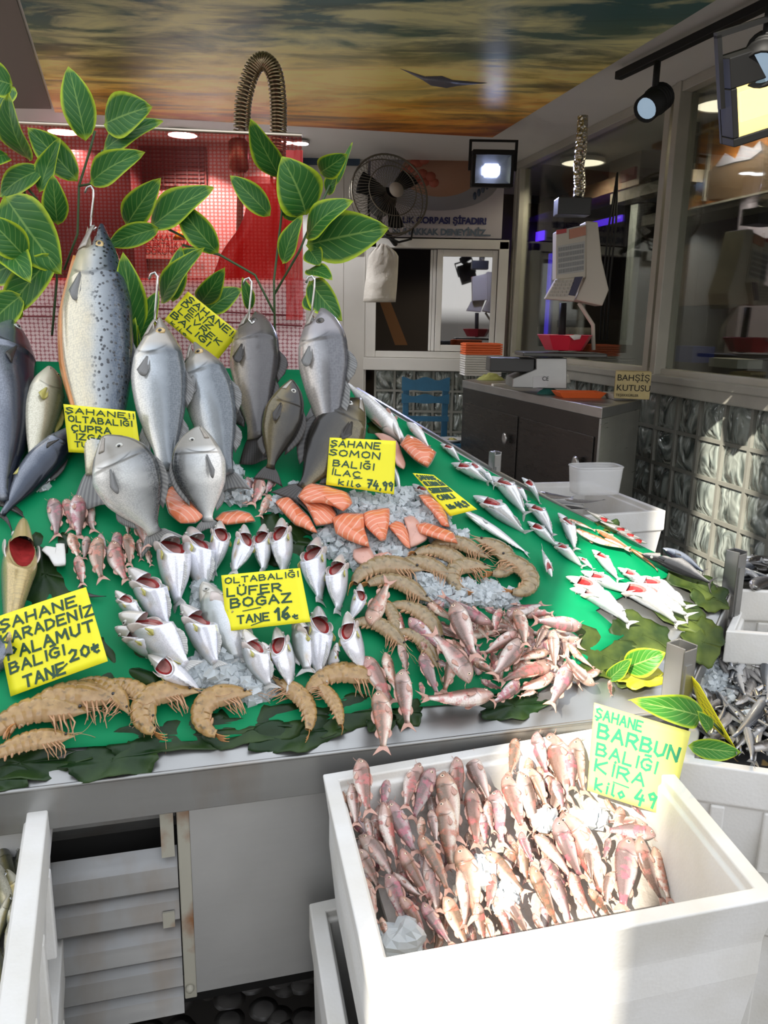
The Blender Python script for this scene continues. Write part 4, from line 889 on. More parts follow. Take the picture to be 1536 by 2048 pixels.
class Fish:
    """unit-length fish along +x (nose 0, tail tip 1), dorsal +z, sides +-y"""
    def __init__(s, name, prof, mb_, mf, tail=(.14, .14, .45), dorsal=(), anal=(), pect=None, eye=(.075, .02, .018, 'gold'), bend=(0, 0), openm=0, cut=None, seg=20, rings=26, sag=0, barbel=False, jaw=False, slant=None, pm=None, mouthm=None, gillm=None, flap=None):
        s.x, s.t, s.b_, s.w_ = zip(*prof); s.bend = bend
        B = s.B = lambda u, y, z: V((u, y + bend[0]*((u-.35)**2 - .05), z + bend[1]*((u-.35)**2 - .05)))
        s.top = lambda u: pchip(s.x, s.t, u); s.bot = lambda u: pchip(s.x, s.b_, u); s.wid = lambda u: pchip(s.x, s.w_, u)
        ue = s.x[-1]; m = MB(); us = sorted([ue*(i/(rings-1))**1.15 for i in range(rings)] + ([.243, .251] if not cut else []))
        if cut: us = [u for u in us if u > cut+.40]; us = [cut + .001 + .05*i for i in range(8)] + us
        vs = []; uv = []; nr = len(us)
        def ringpt(u, a, f=1.0):
            ca, sa = math.cos(a), math.sin(a); sg = lambda q, e: math.copysign(abs(q)**e, q)
            op = 1.0
            if .17 < u < .245 and not cut: op = 1.0 + .10*(u-.17)/.075
            return s.wid(u)*sg(ca, .9)*op*f, (s.top(u) if sa > 0 else s.bot(u))*sg(sa, .95)*f
        for i, u in enumerate(us):
            for j in range(seg+1):
                a = -pi/2 + 2*pi*j/seg; sa, ca = math.sin(a), math.cos(a); y, z = ringpt(u, a); x = u
                if openm and u < .13: x = u + openm*max(0, 1-abs(sa+.25)/.75)**1.4*max(0, 1-u/.13)
                if cut:
                    k_ = max(0, 1 - (u-cut)/.38); x = u + ((.32 if slant is None else slant)*(1-sa)/2 - .03*abs(ca)**2)*k_; y *= 1 + .14*k_*k_
                vs.append(B(x, y, z)); uv.append((u, .5+.5*sa))
        fs = [(i*(seg+1)+j, i*(seg+1)+j+1, (i+1)*(seg+1)+j+1, (i+1)*(seg+1)+j) for i in range(nr-1) for j in range(seg)]
        mi = [0]*len(fs)
        mats = [mb_]
        fs.append(tuple((nr-1)*(seg+1)+j for j in range(seg))); mi.append(0)
        if not openm and not cut: fs.append(tuple(j for j in range(seg))[::-1]); mi.append(0)
        m.add(vs, fs, uv, mi)
        if openm or cut:
            mats += [mouthm or M_MOUTH, gillm or M_MOUTH]
            r0 = [V(p) for p in vs[:seg]]; c0 = sum(r0, V())/seg
            steps = [(1, 0, 0), (.93, -.005, 0), (.88, .001, 1), (.68, .010, 1), (.62, .012, 2), (.35, .018, 2), (.02, .022, 2)] if cut else [(1, 0, 1), (.8, .02, 1), (.5, .07, 1), (.02, .10, 1)]
            ax = V((1, 0, .55 if cut else 0)).normalized(); v2 = []; f2 = []; m2 = []; u2 = []
            for f, d, mm in steps:
                for p in r0: v2.append(c0 + (p-c0)*f + ax*d); u2.append((.3, .1))
            for i in range(len(steps)-1):
                for j in range(seg): f2.append((i*seg+j, (i+1)*seg+j, (i+1)*seg+(j+1) % seg, i*seg+(j+1) % seg)); m2.append(steps[i+1][2])
            m.add(v2, f2, u2, m2)
        s.o = m.build(name, mats, origin=V((0, 0, 0)))
        # tail fin
        tl, sp, fk = tail; u0 = ue-.015; hb = (s.top(ue), s.bot(ue)); thin = .004
        def tf(side):
            def f(p, q):
                z = (q*2-1); zz = z*(sp*(p**.8) + (hb[0] if z > 0 else hb[1])*.9*(1-p)); uu = u0 + (tl+.015)*p*(1-fk*(1-abs(z)**1.3)*p)
                return B(uu, side*thin*(1-p)*1.0 + .006*math.sin(z*4+p*3)*p, zz)
            return f
        m = MB(); m.grid(tf(1), 6, 12); m.build('tail_fin', mf, s.o, solid=.003)
        for nm, spec, sg in [('dorsal_fin', d, 1) for d in dorsal] + [('anal_fin', d, -1) for d in anal]:
            ua, ub, h = spec
            def ff(p, q, ua=ua, ub=ub, h=h, sg=sg):
                u = ua + (ub-ua)*p; base = s.top(u) if sg > 0 else -s.bot(u); hh = h*(math.sin(pi*min(1, p*.8+.18))**.8)
                return B(u + .05*q, .004*math.sin(p*20)*q, base - sg*.004 + sg*hh*q)
            m = MB(); m.grid(ff, 10, 3); o = m.build(nm, mf, s.o, solid=.003)
            for l in o.data.uv_layers[0].data: l.uv = (l.uv[1], l.uv[0])
        if pect:
            pu, pz, pl, pw, out = pect
            for sd_ in (1, -1):
                def pf(p, q, sd_=sd_):
                    y = s.wid(pu)*.96 + out*p + .006*math.sin(q*6); return B(pu + pl*p*(1-.35*abs(q*2-1)**2), sd_*y, pz + (q*2-1)*pw*(.35+.65*p) - .02*p)
                m = MB(); m.grid(pf, 5, 6); m.build('pectoral_fin', pm or mf, s.o, solid=.003)
        if eye and not cut:
            eu, ez, er, ir = eye
            for sd_ in (1, -1):
                tz = s.top(eu) if ez > 0 else s.bot(eu); y = s.wid(eu)*math.sqrt(max(.05, 1-(ez/tz)**2))
                c = B(eu, sd_*(y*.95), ez); m = MB(); R_ = Matrix.Rotation(-sd_*pi/2, 3, 'X')
                m.ball(c, (er, er, er*.45), 12, 6, R_, 0); m.ball(c + V((0, sd_*er*.16, 0)), (er*.56, er*.56, er*.40), 10, 5, R_, 1); m.build('eye', [M_IRIS[ir], M_PUPIL], s.o)
        if jaw:
            for sd_ in (1, -1):
                m = MB()
                def jf(p, q, sd_=sd_):
                    u = .02 + .10*p; z = -.004 - .040*p + (q-.5)*(.012+.022*p); bz = s.bot(u) if z < 0 else s.top(u)
                    return B(u, sd_*(s.wid(u)*math.sqrt(max(.08, 1-(z/bz)**2)) + .004), z)
                m.grid(jf, 6, 3); m.build('jaw_plate', M_JAW, s.o, solid=.004)
        if barbel:
            for sd_ in (1, -1):
                m = MB(); m.tube([B(.03, sd_*.012, -s.bot(.03)), B(.0, sd_*.02, -.06), B(-.03, sd_*.03, -.07)], .0025, 4); m.build('barbel', mf, s.o)
        if cut:
            hm, hd, el = gillm, cut, None
            # head thrown back behind the gill opening
            m = MB(); A_ = V((cut+.10, 0, s.top(cut)*.35)); dr = V((-1, 0, .20)).normalized(); up = V((.20, 0, 1)).normalized(); Lh = cut*1.05 + .10; v2 = []; u2 = []; NN = 9
            for i in range(NN):
                p = i/(NN-1); rz = s.top(cut)*(.85*(1-p)**.55 + .12*(1-p) + .02); ry = s.wid(cut)*(.95*(1-p)**.6 + .06)
                for j in range(15):
                    a = -pi/2 + 2*pi*j/14; q = A_ + dr*(Lh*p) + up*(rz*math.sin(a)) + V((0, ry*math.cos(a), 0)); v2.append(B(*q)); u2.append((.22*(1-p), .5+.5*math.sin(a)))
            f2 = [(i*15+j, (i+1)*15+j, (i+1)*15+j+1, i*15+j+1) for i in range(NN-1) for j in range(14)] + [tuple((NN-1)*15+j for j in range(14))]
            m.add(v2, f2, u2); h = m.build('head', mb_, s.o)
            for sd_ in (1, -1):
                p = .45; c = A_ + dr*(Lh*p) + up*(s.top(cut)*.2) + V((0, sd_*s.wid(cut)*(.95*(1-p)**.6+.06)*.97, 0)); er = eye[2]; R_ = Matrix.Rotation(-sd_*pi/2, 3, 'X'); m = MB()
                c = B(*c); m.ball(c, (er, er, er*.5), 12, 6, R_, 0); m.ball(c + V((0, sd_*er*.18, 0)), (er*.55, er*.55, er*.42), 10, 5, R_, 1); e_ = m.build('eye', [M_IRIS[eye[3]], M_PUPIL], s.o)
            for sd_ in (1, -1):                                        # gill covers flared either side
                def gf(p, q, sd_=sd_):
                    a = -.75 + 1.5*q; return B(cut + .13 - .11*p*math.cos(a*.9) + .14*(1-math.sin(a))*.5, sd_*(s.wid(cut+.05)*(1.02 + .20*math.sin(p*2.2))), s.top(cut)*.9*math.sin(a)*(1-.25*p) + .01)
                m = MB(); m.grid(gf, 6, 6); m.build('gill_cover', flap or mb_, s.o, solid=.006)
def frame(head, tail, n, roll):
    Xv = tail - head; L = Xv.length; Xv = Xv / L; n = (n - Xv*n.dot(Xv)).normalized(); c = Xv.cross(n); r = math.radians(roll)
    y = n*math.cos(r) + c*math.sin(r); z = Xv.cross(y)
    M = Matrix((Xv*L, y*L, z*L)).transposed().to_4x4(); M.translation = head; return M
COUNT = {}
def put(protos, head, tail, n, roll, label, cat, group=None, lscale=1.0, fat=1.0):
    i = COUNT.get(id(protos), 0); COUNT[id(protos)] = i+1
    p = protos[i % len(protos)].o if not isinstance(protos, Fish) else protos.o
    M = frame(head, tail, n, roll)
    if fat != 1.0: M = M @ Matrix.Diagonal((1, fat, fat, 1))
    o = clone(p, M); tag(o, label, cat, group); return o
# profiles: (u, top, bottom, half width)
P_MULLET = [(0, .018, .018, .014), (.03, .048, .032, .034), (.08, .085, .055, .052), (.15, .108, .082, .064), (.25, .118, .10, .07), (.38, .112, .105, .066), (.55, .088, .085, .05), (.7, .058, .056, .033), (.8, .038, .036, .02), (.87, .034, .034, .012)]
P_BASS = [(0, .018, .02, .014), (.05, .038, .034, .032), (.12, .070, .060, .052), (.22, .105, .10, .07), (.35, .118, .115, .075), (.5, .108, .105, .065), (.65, .08, .078, .045), (.8, .045, .043, .024), (.88, .04, .04, .014)]
P_LUF = [(0, .014, .016, .014), (.05, .048, .04, .035), (.12, .08, .065, .055), (.22, .105, .10, .075), (.35, .120, .120, .082), (.5, .118, .118, .078), (.65, .098, .098, .062), (.78, .062, .06, .036), (.86, .042, .04, .018), (.89, .04, .04, .014)]
P_BREAM = [(0, .02, .02, .018), (.05, .085, .055, .045), (.12, .145, .10, .062), (.22, .19, .145, .08), (.34, .205, .175, .085), (.48, .185, .165, .075), (.62, .13, .12, .052), (.75, .065, .06, .028), (.82, .04, .038, .016), (.86, .045, .045, .012)]
P_SALM = [(0, .032, .032, .015), (.05, .05, .042, .035), (.13, .082, .075, .055), (.22, .105, .10, .07), (.35, .125, .125, .085), (.5, .125, .12, .082), (.65, .10, .09, .06), (.8, .055, .05, .032), (.88, .046, .044, .018)]
P_TUNA = [(0, .012, .012, .01), (.05, .045, .04, .03), (.13, .075, .07, .055), (.25, .10, .10, .075), (.4, .112, .112, .082), (.55, .10, .10, .07), (.7, .065, .062, .042), (.82, .03, .028, .02), (.9, .018, .018, .014)]
P_SARD = [(0, .012, .014, .01), (.05, .035, .04, .026), (.14, .055, .065, .04), (.28, .066, .082, .048), (.42, .066, .085, .048), (.58, .055, .07, .038), (.72, .036, .044, .024), (.84, .02, .022, .012), (.9, .018, .018, .007)]
P_CROAK = [(0, .045, .04, .025), (.04, .075, .055, .05), (.11, .112, .085, .068), (.22, .142, .12, .082), (.34, .145, .13, .085), (.5, .12, .11, .07), (.66, .08, .075, .042), (.8, .045, .042, .022), (.86, .045, .045, .015)]
F_PINK = fin_mat('pink_fin', (.62, .40, .32), (.45, .22, .17)); F_GREY = fin_mat('grey_fin', (.22, .22, .21), (.12, .12, .12)); F_DARK = fin_mat('dark_fin', (.05, .045, .04), (.025, .022, .02)); F_YEL = fin_mat('olive_fin', (.55, .50, .14), (.36, .33, .10)); F_PALE = fin_mat('pale_fin', (.62, .62, .60), (.42, .42, .41))
MU = [fish_mat('mullet_skin_%d' % i, tuple(c*.55 for c in bk), (fl_[0]*.86, fl_[1]*.74, fl_[2]*.70), (be[0]*.92, be[1]*.90, be[2]*.86), blot=bt, bl=bl_, vcut=(.26, .44, .64), rough=.26, metal=.12, scale=60, head=tuple(c*.8 for c in hd)) for i, (bk, fl_, be, bt, bl_, hd) in enumerate((
    ((.30, .17, .12), (.60, .40, .36), (.82, .74, .70), (.50, .12, .11), (.50, .60), (.56, .34, .28)),
    ((.26, .16, .12), (.62, .50, .47), (.80, .72, .68), (.52, .18, .15), (.54, .66), (.52, .36, .30)),
    ((.30, .20, .13), (.66, .48, .40), (.84, .75, .66), (.56, .17, .10), (.50, .62), (.60, .36, .26)),
    ((.28, .18, .16), (.52, .42, .44), (.76, .70, .70), (.42, .10, .14), (.50, .60), (.50, .30, .28))))]
def mullet(i, **kw): return Fish('red_mullet', P_MULLET, MU[i], F_PINK, tail=(.14, .10, .55), dorsal=[(.30, .48, .025), (.60, .70, .03)], anal=[(.60, .70, .025)], pect=(.27, -.03, .13, .03, .01), eye=(.095, .034, .025, 'pink'), barbel=True, seg=16, rings=20, **kw)
K_MUL = [mullet(0, bend=(.10, .05)), mullet(1, bend=(-.10, -.05)), mullet(2, bend=(.05, .14)), mullet(3, bend=(-.05, -.14)), mullet(0, bend=(-.08, .2)), mullet(3, bend=(.12, 0)), mullet(1, bend=(.06, -.2)), mullet(2, bend=(-.14, .0))]
MLU = [fish_mat('bluefish_skin_%d' % i, bk, fl_, be, rough=.20, metal=.28, scale=95, golden=gd, head=hd, line=False, vcut=(.34, .60, .86)) for i, (bk, fl_, be, gd, hd) in enumerate((((.22, .25, .22), (.55, .58, .60), (.84, .84, .90), (.55, .44, .26), (.50, .46, .38)), ((.24, .25, .20), (.60, .62, .63), (.80, .81, .90), (.58, .42, .20), (.46, .42, .36)), ((.28, .30, .28), (.62, .64, .68), (.86, .86, .92), None, (.55, .50, .42))))]
M_GILLR = mat('gill_red', (.36, .028, .028), .3, var=.4, vs=30, coat=.4); M_GILLC = mat('gill_inner', (.46, .20, .18), .3, var=.3, vs=20, coat=.4); M_GILLP = mat('gill_pink', (.55, .20, .18), .35, var=.4, vs=30); M_FLAP = mat('gill_cover_skin', (.66, .58, .54), .28, .1, var=.25, vs=14)
def luf(i, **kw): return Fish('bluefish', P_LUF, MLU[i], F_PALE, pm=F_YEL, tail=(.12, .11, .5), dorsal=[(.55, .78, .035)], anal=[(.55, .78, .035)], pect=(.36, -.02, .12, .022, .012), eye=(.07, .02, .021, 'silver'), cut=.13, mouthm=M_GILLR, gillm=M_GILLC, flap=M_FLAP, **kw)
K_LUF = [luf(0, bend=(.08, 0)), luf(1, bend=(-.1, .05)), luf(2, bend=(.0, .12)), luf(1, bend=(.14, -.05)), luf(0, bend=(-.05, -.1))]
MSA = [fish_mat('silver_skin_%d' % i, bk, fl_, be, rough=.19, metal=.35, scale=90, line=False, vcut=(.40, .62, .85)) for i, (bk, fl_, be) in enumerate((((.16, .19, .22), (.55, .58, .60), (.84, .85, .86)), ((.14, .17, .19), (.48, .52, .56), (.80, .81, .83))))]
def sard(i, **kw): return Fish('silver_fish', P_SARD, MSA[i], F_PALE, tail=(.10, .08, .6), dorsal=[(.45, .58, .02)], anal=[(.62, .78, .015)], pect=(.30, -.02, .09, .015, .006), eye=(.06, .015, .017, 'silver'), cut=.10, mouthm=M_GILLP, gillm=M_GILLR, flap=M_FLAP, seg=16, rings=20, **kw)
K_SAR = [sard(0, bend=(.1, 0)), sard(1, bend=(-.08, .06)), sard(0, bend=(.02, -.12)), sard(1, bend=(.15, .05))]
K_SARW = [Fish('silver_fish', P_SARD, MSA[0], F_PALE, tail=(.10, .08, .6), dorsal=[(.45, .58, .02)], anal=[(.62, .78, .015)], pect=(.24, -.02, .09, .015, .006), eye=(.06, .015, .017, 'silver'), bend=(.08, .05))]
M_WHB = fish_mat('white_belly_skin', (.10, .10, .11), (.60, .58, .56), (.86, .84, .82), rough=.22, metal=.15, vcut=(.5, .68, .8))
K_WHB = [Fish('white_bellied_fish', P_TUNA, M_WHB, F_PINK, tail=(.10, .11, .7), pect=(.26, -.01, .14, .03, .03), eye=(.06, .02, .016, 'silver'), bend=(.1, .15))]
M_BRN = fish_mat('orange_brown_skin', (.28, .11, .04), (.52, .26, .12), (.80, .68, .60), blot=(.45, .17, .07), rough=.25, metal=.1)
K_BRN = [Fish('gurnard', P_SARD, M_BRN, F_PINK, tail=(.10, .08, .3), dorsal=[(.3, .5, .03)], pect=(.26, -.02, .12, .03, .02), eye=(.07, .03, .02, 'gold'), bend=(.1, .1)), Fish('gurnard', P_SARD, M_BRN, F_PINK, tail=(.10, .08, .3), dorsal=[(.3, .5, .03)], pect=(.26, -.02, .12, .03, .02), eye=(.07, .03, .02, 'gold'), bend=(-.15, .05))]
M_BONI = fish_mat('bonito_skin', (.012, .016, .028), (.045, .058, .085), (.20, .22, .26), rough=.20, metal=.45, scale=110, bmp=.08, golden=None)
K_BONI = [Fish('bonito', P_TUNA, M_BONI, F_DARK, tail=(.08, .12, .75), dorsal=[(.28, .5, .03)], anal=[(.6, .68, .03)], pect=(.25, .0, .11, .02, .01), eye=(.07, .01, .016, 'silver'), bend=(.05, .12))]
M_BONB = fish_mat('dark_cut_skin', (.010, .011, .013), (.04, .04, .042), (.26, .25, .24), rough=.22, metal=.25)
K_BLK = [Fish('bonito', P_TUNA, M_BONB, F_DARK, tail=(.08, .12, .75), eye=(.06, .02, .018, 'silver'), cut=.12, mouthm=M_GILLR, gillm=M_GILLR, bend=(.1, .1))]
M_SALM = fish_mat('salmon_skin', (.05, .07, .10), (.36, .39, .40), (.66, .60, .44), spots=(.008, .009, .012), rough=.22, metal=.40, scale=120, bmp=.15, golden=(.60, .50, .30), vcut=(.30, .55, .80))
K_SALM = [Fish('salmon', P_SALM, M_SALM, F_GREY, tail=(.11, .09, .15), dorsal=[(.45, .55, .03)], anal=[(.68, .76, .03)], pect=(.24, -.04, .11, .02, .012), eye=(.115, .022, .016, 'gold'), jaw=True, openm=.13, bend=(.0, .0))]
m = MB(); M_SFL = mat('salmon_belly_flap', (.62, .26, .08), .3, var=.2, vs=20); f_ = K_SALM[0]
m.grid(lambda p, q: V((.14+.62*p, -.03 + .035*q, -f_.bot(.14+.62*p)*(.93 + .16*q*math.sin(pi*p)))), 24, 3); m.build('belly_flap', M_SFL, f_.o, solid=.012)
M_BASS = fish_mat('sea_bass_skin', (.10, .115, .13), (.42, .46, .49), (.74, .72, .66), rough=.22, metal=.35, scale=85, head=(.40, .36, .30), bmp=.35, vcut=(.22, .48, .78))
def bass(**kw): return Fish('sea_bass', P_BASS, M_BASS, F_GREY, tail=(.13, .11, .35), dorsal=[(.32, .5, .035), (.6, .72, .03)], anal=[(.62, .72, .03)], pect=(.27, -.02, .12, .025, .015), eye=(.11, .026, .022, 'gold'), jaw=True, openm=.09, seg=24, **kw)
K_BASS = [bass(bend=(0, .06)), bass(bend=(.05, -.1))]
M_BREAM = fish_mat('gilt_bream_skin', (.05, .055, .06), (.52, .54, .54), (.80, .79, .76), rough=.22, metal=.30, scale=75, head=(.24, .22, .18), bmp=.35, vcut=(.30, .56, .92))
K_BREAM = [Fish('gilthead_bream', P_BREAM, M_BREAM, F_GREY, tail=(.14, .14, .5), dorsal=[(.28, .66, .03)], anal=[(.58, .72, .025)], pect=(.27, -.03, .20, .022, .035), eye=(.13, .06, .024, 'silver'), jaw=True, seg=24, bend=(0, .05)), Fish('gilthead_bream', P_BREAM, M_BREAM, F_GREY, tail=(.14, .14, .5), dorsal=[(.28, .66, .03)], anal=[(.58, .72, .025)], pect=(.27, -.03, .22, .02, .06), eye=(.13, .06, .024, 'silver'), jaw=True, seg=24, bend=(.04, -.05))]
M_CROAK = fish_mat('croaker_skin', (.06, .055, .055), (.17, .16, .155), (.36, .30, .22), rough=.26, metal=.25, scale=70, bmp=.35, head=(.16, .14, .13))
K_CROAK = [Fish('croaker', P_CROAK, M_CROAK, F_DARK, tail=(.14, .085, -.1), dorsal=[(.3, .48, .05), (.5, .76, .035)], anal=[(.62, .72, .05)], pect=(.28, -.03, .14, .03, .02), eye=(.105, .03, .019, 'dark'), jaw=True, openm=.09, seg=24)]
M_GROUP = fish_mat('meagre_skin', (.10, .10, .11), (.36, .36, .37), (.58, .52, .46), rough=.24, metal=.3, scale=60, bmp=.5, head=(.30, .28, .29))
K_GROUP = [Fish('meagre', P_CROAK, M_GROUP, F_GREY, tail=(.14, .085, .0), dorsal=[(.3, .48, .05), (.5, .76, .035)], anal=[(.62, .72, .05)], pect=(.28, -.03, .14, .03, .02), eye=(.12, .03, .024, 'dark'), jaw=True, openm=.10, seg=24)]
M_BLKB = fish_mat('black_bream_skin', (.022, .02, .018), (.055, .048, .035), (.14, .115, .06), rough=.24, metal=.3, scale=60, bmp=.4, golden=(.22, .15, .04))
P_BB = [(u, t_*.80, b_*.82, w_) for u, t_, b_, w_ in P_BREAM]
K_BLKB = [Fish('black_bream', P_BB, M_BLKB, F_DARK, tail=(.14, .12, .2), dorsal=[(.25, .66, .05)], anal=[(.58, .72, .05)], pect=(.27, -.03, .20, .03, .05), eye=(.12, .035, .024, 'silver'), jaw=True, seg=22, bend=(0, .06))]
M_YELF = fish_mat('olive_fish_skin', (.16, .15, .08), (.42, .40, .28), (.66, .63, .50), rough=.24, metal=.25)
K_YELF = [Fish('whiting', P_MULLET, M_YELF, F_YEL, tail=(.14, .1, .4), dorsal=[(.3, .5, .03)], pect=(.27, -.02, .12, .03, .01), eye=(.085, .04, .016, 'gold'))]
M_GBIG = fish_mat('bronze_fish_skin', (.07, .075, .08), (.30, .27, .20), (.52, .40, .18), rough=.24, metal=.35, line=False, golden=(.50, .34, .10))
K_GBIG = [Fish('bronze_fish', P_BASS, M_GBIG, F_GREY, tail=(.12, .11, .4), eye=(.07, .02, .018, 'silver'), cut=.14, mouthm=M_GILLR, gillm=M_GILLR, flap=M_FLAP)]
M_ANCH = [fish_mat('anchovy_skin_%d' % i, bk, fl_, be, rough=.2, metal=.45, scale=80, line=False) for i, (bk, fl_, be) in enumerate((((.035, .04, .05), (.22, .23, .25), (.60, .60, .60)), ((.05, .045, .04), (.16, .15, .15), (.42, .40, .38))))]
def anch(i, **kw): return Fish('anchovy', P_SARD, M_ANCH[i], F_GREY, tail=(.10, .06, .5), eye=(.05, .012, .017, 'silver'), seg=10, rings=12, **kw)
K_ANCH = [anch(0, bend=(.15, .1)), anch(1, bend=(-.2, .05)), anch(0, bend=(.05, -.25)), anch(1, bend=(.1, .3))]
M_HMAC = fish_mat('horse_mackerel_skin', (.04, .045, .03), (.20, .18, .08), (.50, .48, .38), rough=.2, metal=.4, golden=(.45, .32, .06))
K_HMAC = [Fish('horse_mackerel', P_SARD, M_HMAC, F_YEL, tail=(.12, .09, .5), dorsal=[(.35, .5, .03)], eye=(.07, .02, .022, 'silver'), bend=(.1, .1)), Fish('horse_mackerel', P_SARD, M_HMAC, F_YEL, tail=(.12, .09, .5), dorsal=[(.35, .5, .03)], eye=(.07, .02, .022, 'silver'), bend=(-.12, .0))]
ALLK = [K_MUL, K_LUF, K_SAR, K_SARW, K_WHB, K_BRN, K_BONI, K_BLK, K_SALM, K_BASS, K_BREAM, K_CROAK, K_GROUP, K_BLKB, K_YELF, K_GBIG, K_ANCH, K_HMAC]
# ================================================================ LAYING OUT THE CATCH
def cr(x0, y0, k): return lambda x, y: (x0 + x*k, y0 + y*k)            # enlarged detail of the photo -> photo pixels
cA, cB, cL, cM, cS, cP, cR, cE, cK, cC = cr(0, 560, .3255), cr(440, 560, .2995), cr(0, 950, .2783), cr(200, 930, .3516), cr(540, 900, .3646), cr(660, 1100, .3776), cr(780, 780, .4297), cr(1100, 1050, .2839), cr(630, 1440, .3581), cr(1000, 1380, .349)
ORD = 'first second third fourth fifth sixth seventh eighth ninth tenth eleventh twelfth thirteenth fourteenth fifteenth sixteenth seventeenth eighteenth'.split()
def rows(pts, per):
    """row and column words for heads seen in the photo: rows from the top, each counted from the left"""
    idx = sorted(range(len(pts)), key=lambda i: pts[i][1]); out = [None]*len(pts); nr = max(1, round(len(pts)/per)); base = len(pts)/nr
    for r in range(nr):
        row = sorted(idx[round(r*base):round((r+1)*base)], key=lambda i: pts[i][0])
        for c, i in enumerate(row): out[i] = ('%s from left' % ORD[c], '%s row' % ORD[r])
    return out
rnd = random.Random(11)
def lay(kind, items, T, PL, label, cat, group, per, l0=.02, l1=.02, roll=None, dl=.012, n=SN, fat=1.0):
    hp = [T(a[0], a[1]) for a in items]; rw = rows(hp, per)
    for i, a in enumerate(items):
        h, t = hp[i], T(a[2], a[3]); lh, lt = l0 + dl*(i % 3), l1 + dl*((i+1) % 3)
        if len(a) > 5: lh, lt = lh + a[5], lt + a[5]
        r = a[4] if len(a) > 4 and a[4] is not None else roll(i)
        H_, T_ = PL(*h, lh), PL(*t, lt)
        put(kind, H_, T_, n, r, label.format(c=rw[i][0], r=rw[i][1]), cat, group, fat=fat)
side = lambda i: rnd.choice((0, 180)) + rnd.uniform(-35, 35)
# --- red mullets in the big foam box
PA, PB_, PC = G(700, 1575, .735), G(1250, 1490, .735), G(800, 1905, .60)
CN = (PB_-PA).cross(PC-PA).normalized(); CN = CN if CN.z > 0 else -CN
def C_(x, y, l=0): return hit(x, y, PA + CN*l, CN)
BOX = [(245,215,295,540,None,.05),(205,355,235,610,None,.02),(150,400,215,705,-70),(410,330,370,520),(580,240,480,510),(665,270,530,580),(627,250,590,420),(720,285,800,700),(785,205,810,490),(860,180,985,490),(1125,105,1090,330),(1235,65,1290,330),(1320,70,1440,470),(1410,140,1450,400),(1460,100,1480,440),(1190,210,1200,400),
(1070,305,1170,640),(1140,290,1250,640),(1200,265,1310,500),(1330,330,1400,510),(375,460,450,830),(420,450,570,780),(280,545,330,700),(725,435,760,860),(880,385,905,745),(650,500,680,700),(590,540,600,720),(1015,390,1030,730),(960,450,985,640),(930,520,960,720),
(250,640,470,880),(590,640,770,980),(480,720,660,1050),(620,770,700,1100),(820,700,930,1150),(1350,545,1490,920),(1390,510,1670,1020),(1150,625,1220,820),(1230,640,1470,900),(950,740,1190,990),(1000,860,960,1080),
(240,720,370,950),(280,880,350,1150),(400,860,530,1170),(480,980,650,1250),(600,1020,770,1285),(810,840,860,1190),(720,985,860,1285),(1000,980,1120,1250),(1060,975,1210,1230),(1210,815,1370,1180),(1290,830,1450,1160),(1420,850,1560,1150),(1260,780,1420,940),(440,860,600,1010),(370,1100,410,1240),(900,1020,950,1260),(1220,1080,1300,1220),(960,1100,1010,1260),(580,1130,600,1290)]
EXT = [(680,670,700,920),(745,850,690,1300),(790,840,920,1250),(880,900,970,1240),(960,730,910,850),(970,800,1060,1220),(1020,780,1260,1180),(890,830,590,785),(840,770,590,740),(630,850,590,980),(650,1040,590,1240),(510,1140,650,1310),(1130,1110,1040,960),(500,900,530,1110),(600,630,680,720),(760,660,840,740)]
allm = [cK(*a[:2]) + cK(*a[2:4]) + a[4:] for a in BOX] + [cC(*a[:2]) + cC(*a[2:4]) + a[4:] for a in EXT]
lay(K_MUL, allm, lambda x, y: (x, y), C_, 'pink red mullet in the big foam box, {c} in {r} of heads', 'fish', 'red mullets in the big foam box', 13, .018, .006, side, .008, n=CN, fat=1.35)
und = []
for i in range(40):                                                    # the layer below, showing in the gaps
    u, v = rnd.random(), rnd.random(); q = (690 + 430*u + 110*v, 1600 + 300*v - 90*u); a = rnd.uniform(-.5, .5) + 1.45; L = rnd.uniform(85, 110)
    und.append((q[0], q[1], q[0]+L*math.cos(a), q[1]+L*math.sin(a)))
lay(K_MUL, und, lambda x, y: (x, y), C_, 'half buried red mullet in the big foam box, {c} in {r}', 'fish', 'red mullets in the lower layer', 8, -.014, -.02, side, .004, n=CN, fat=1.35)
# --- red mullets heaped on the stall
PILE = [(350,325,400,490),(420,360,600,540),(365,500,420,660),(290,545,350,780),(180,565,335,830),(385,630,410,960,None,.03),(265,745,300,1090,None,.03),(490,545,570,785),(480,490,550,570),(540,590,660,620),(745,700,550,410,None,.03),(690,520,590,770),(865,770,470,800,None,.02),(660,275,770,590,None,.03),(520,285,690,390),(850,390,570,240,None,.03),(900,310,860,440),(820,310,930,340),(545,400,740,490),(775,370,850,490),(1000,430,800,560,None,.01),(1010,470,860,690,None,.03),(990,310,1050,520,None,.03),(940,350,1130,280),(1030,345,1190,325),(1335,400,1070,370,None,.02),(1160,390,1070,530),(1160,540,970,580),(1165,610,880,690,None,.01),(1185,420,1190,640,None,.03),(760,590,900,660),(1000,690,860,830,None,.01),(1190,660,980,760),(1270,600,1170,830,None,.03),(1400,720,1220,550,None,.03),(1260,500,1400,640),(1430,640,1290,690),(1240,470,1260,600),(640,480,720,540),(700,490,750,570),(480,700,500,800),(800,690,910,740),(1090,750,990,775),(210,400,315,155),(1480,690,1490,775)]
lay(K_MUL, [cP(*a[:2]) + cP(*a[2:4]) + a[4:] for a in PILE], lambda x, y: (x, y), S, 'red mullet in the heap at stall front, {c} in {r}', 'fish', 'red mullets heaped at the stall front', 9, .022, .016, side, .01, fat=1.3)
und = []
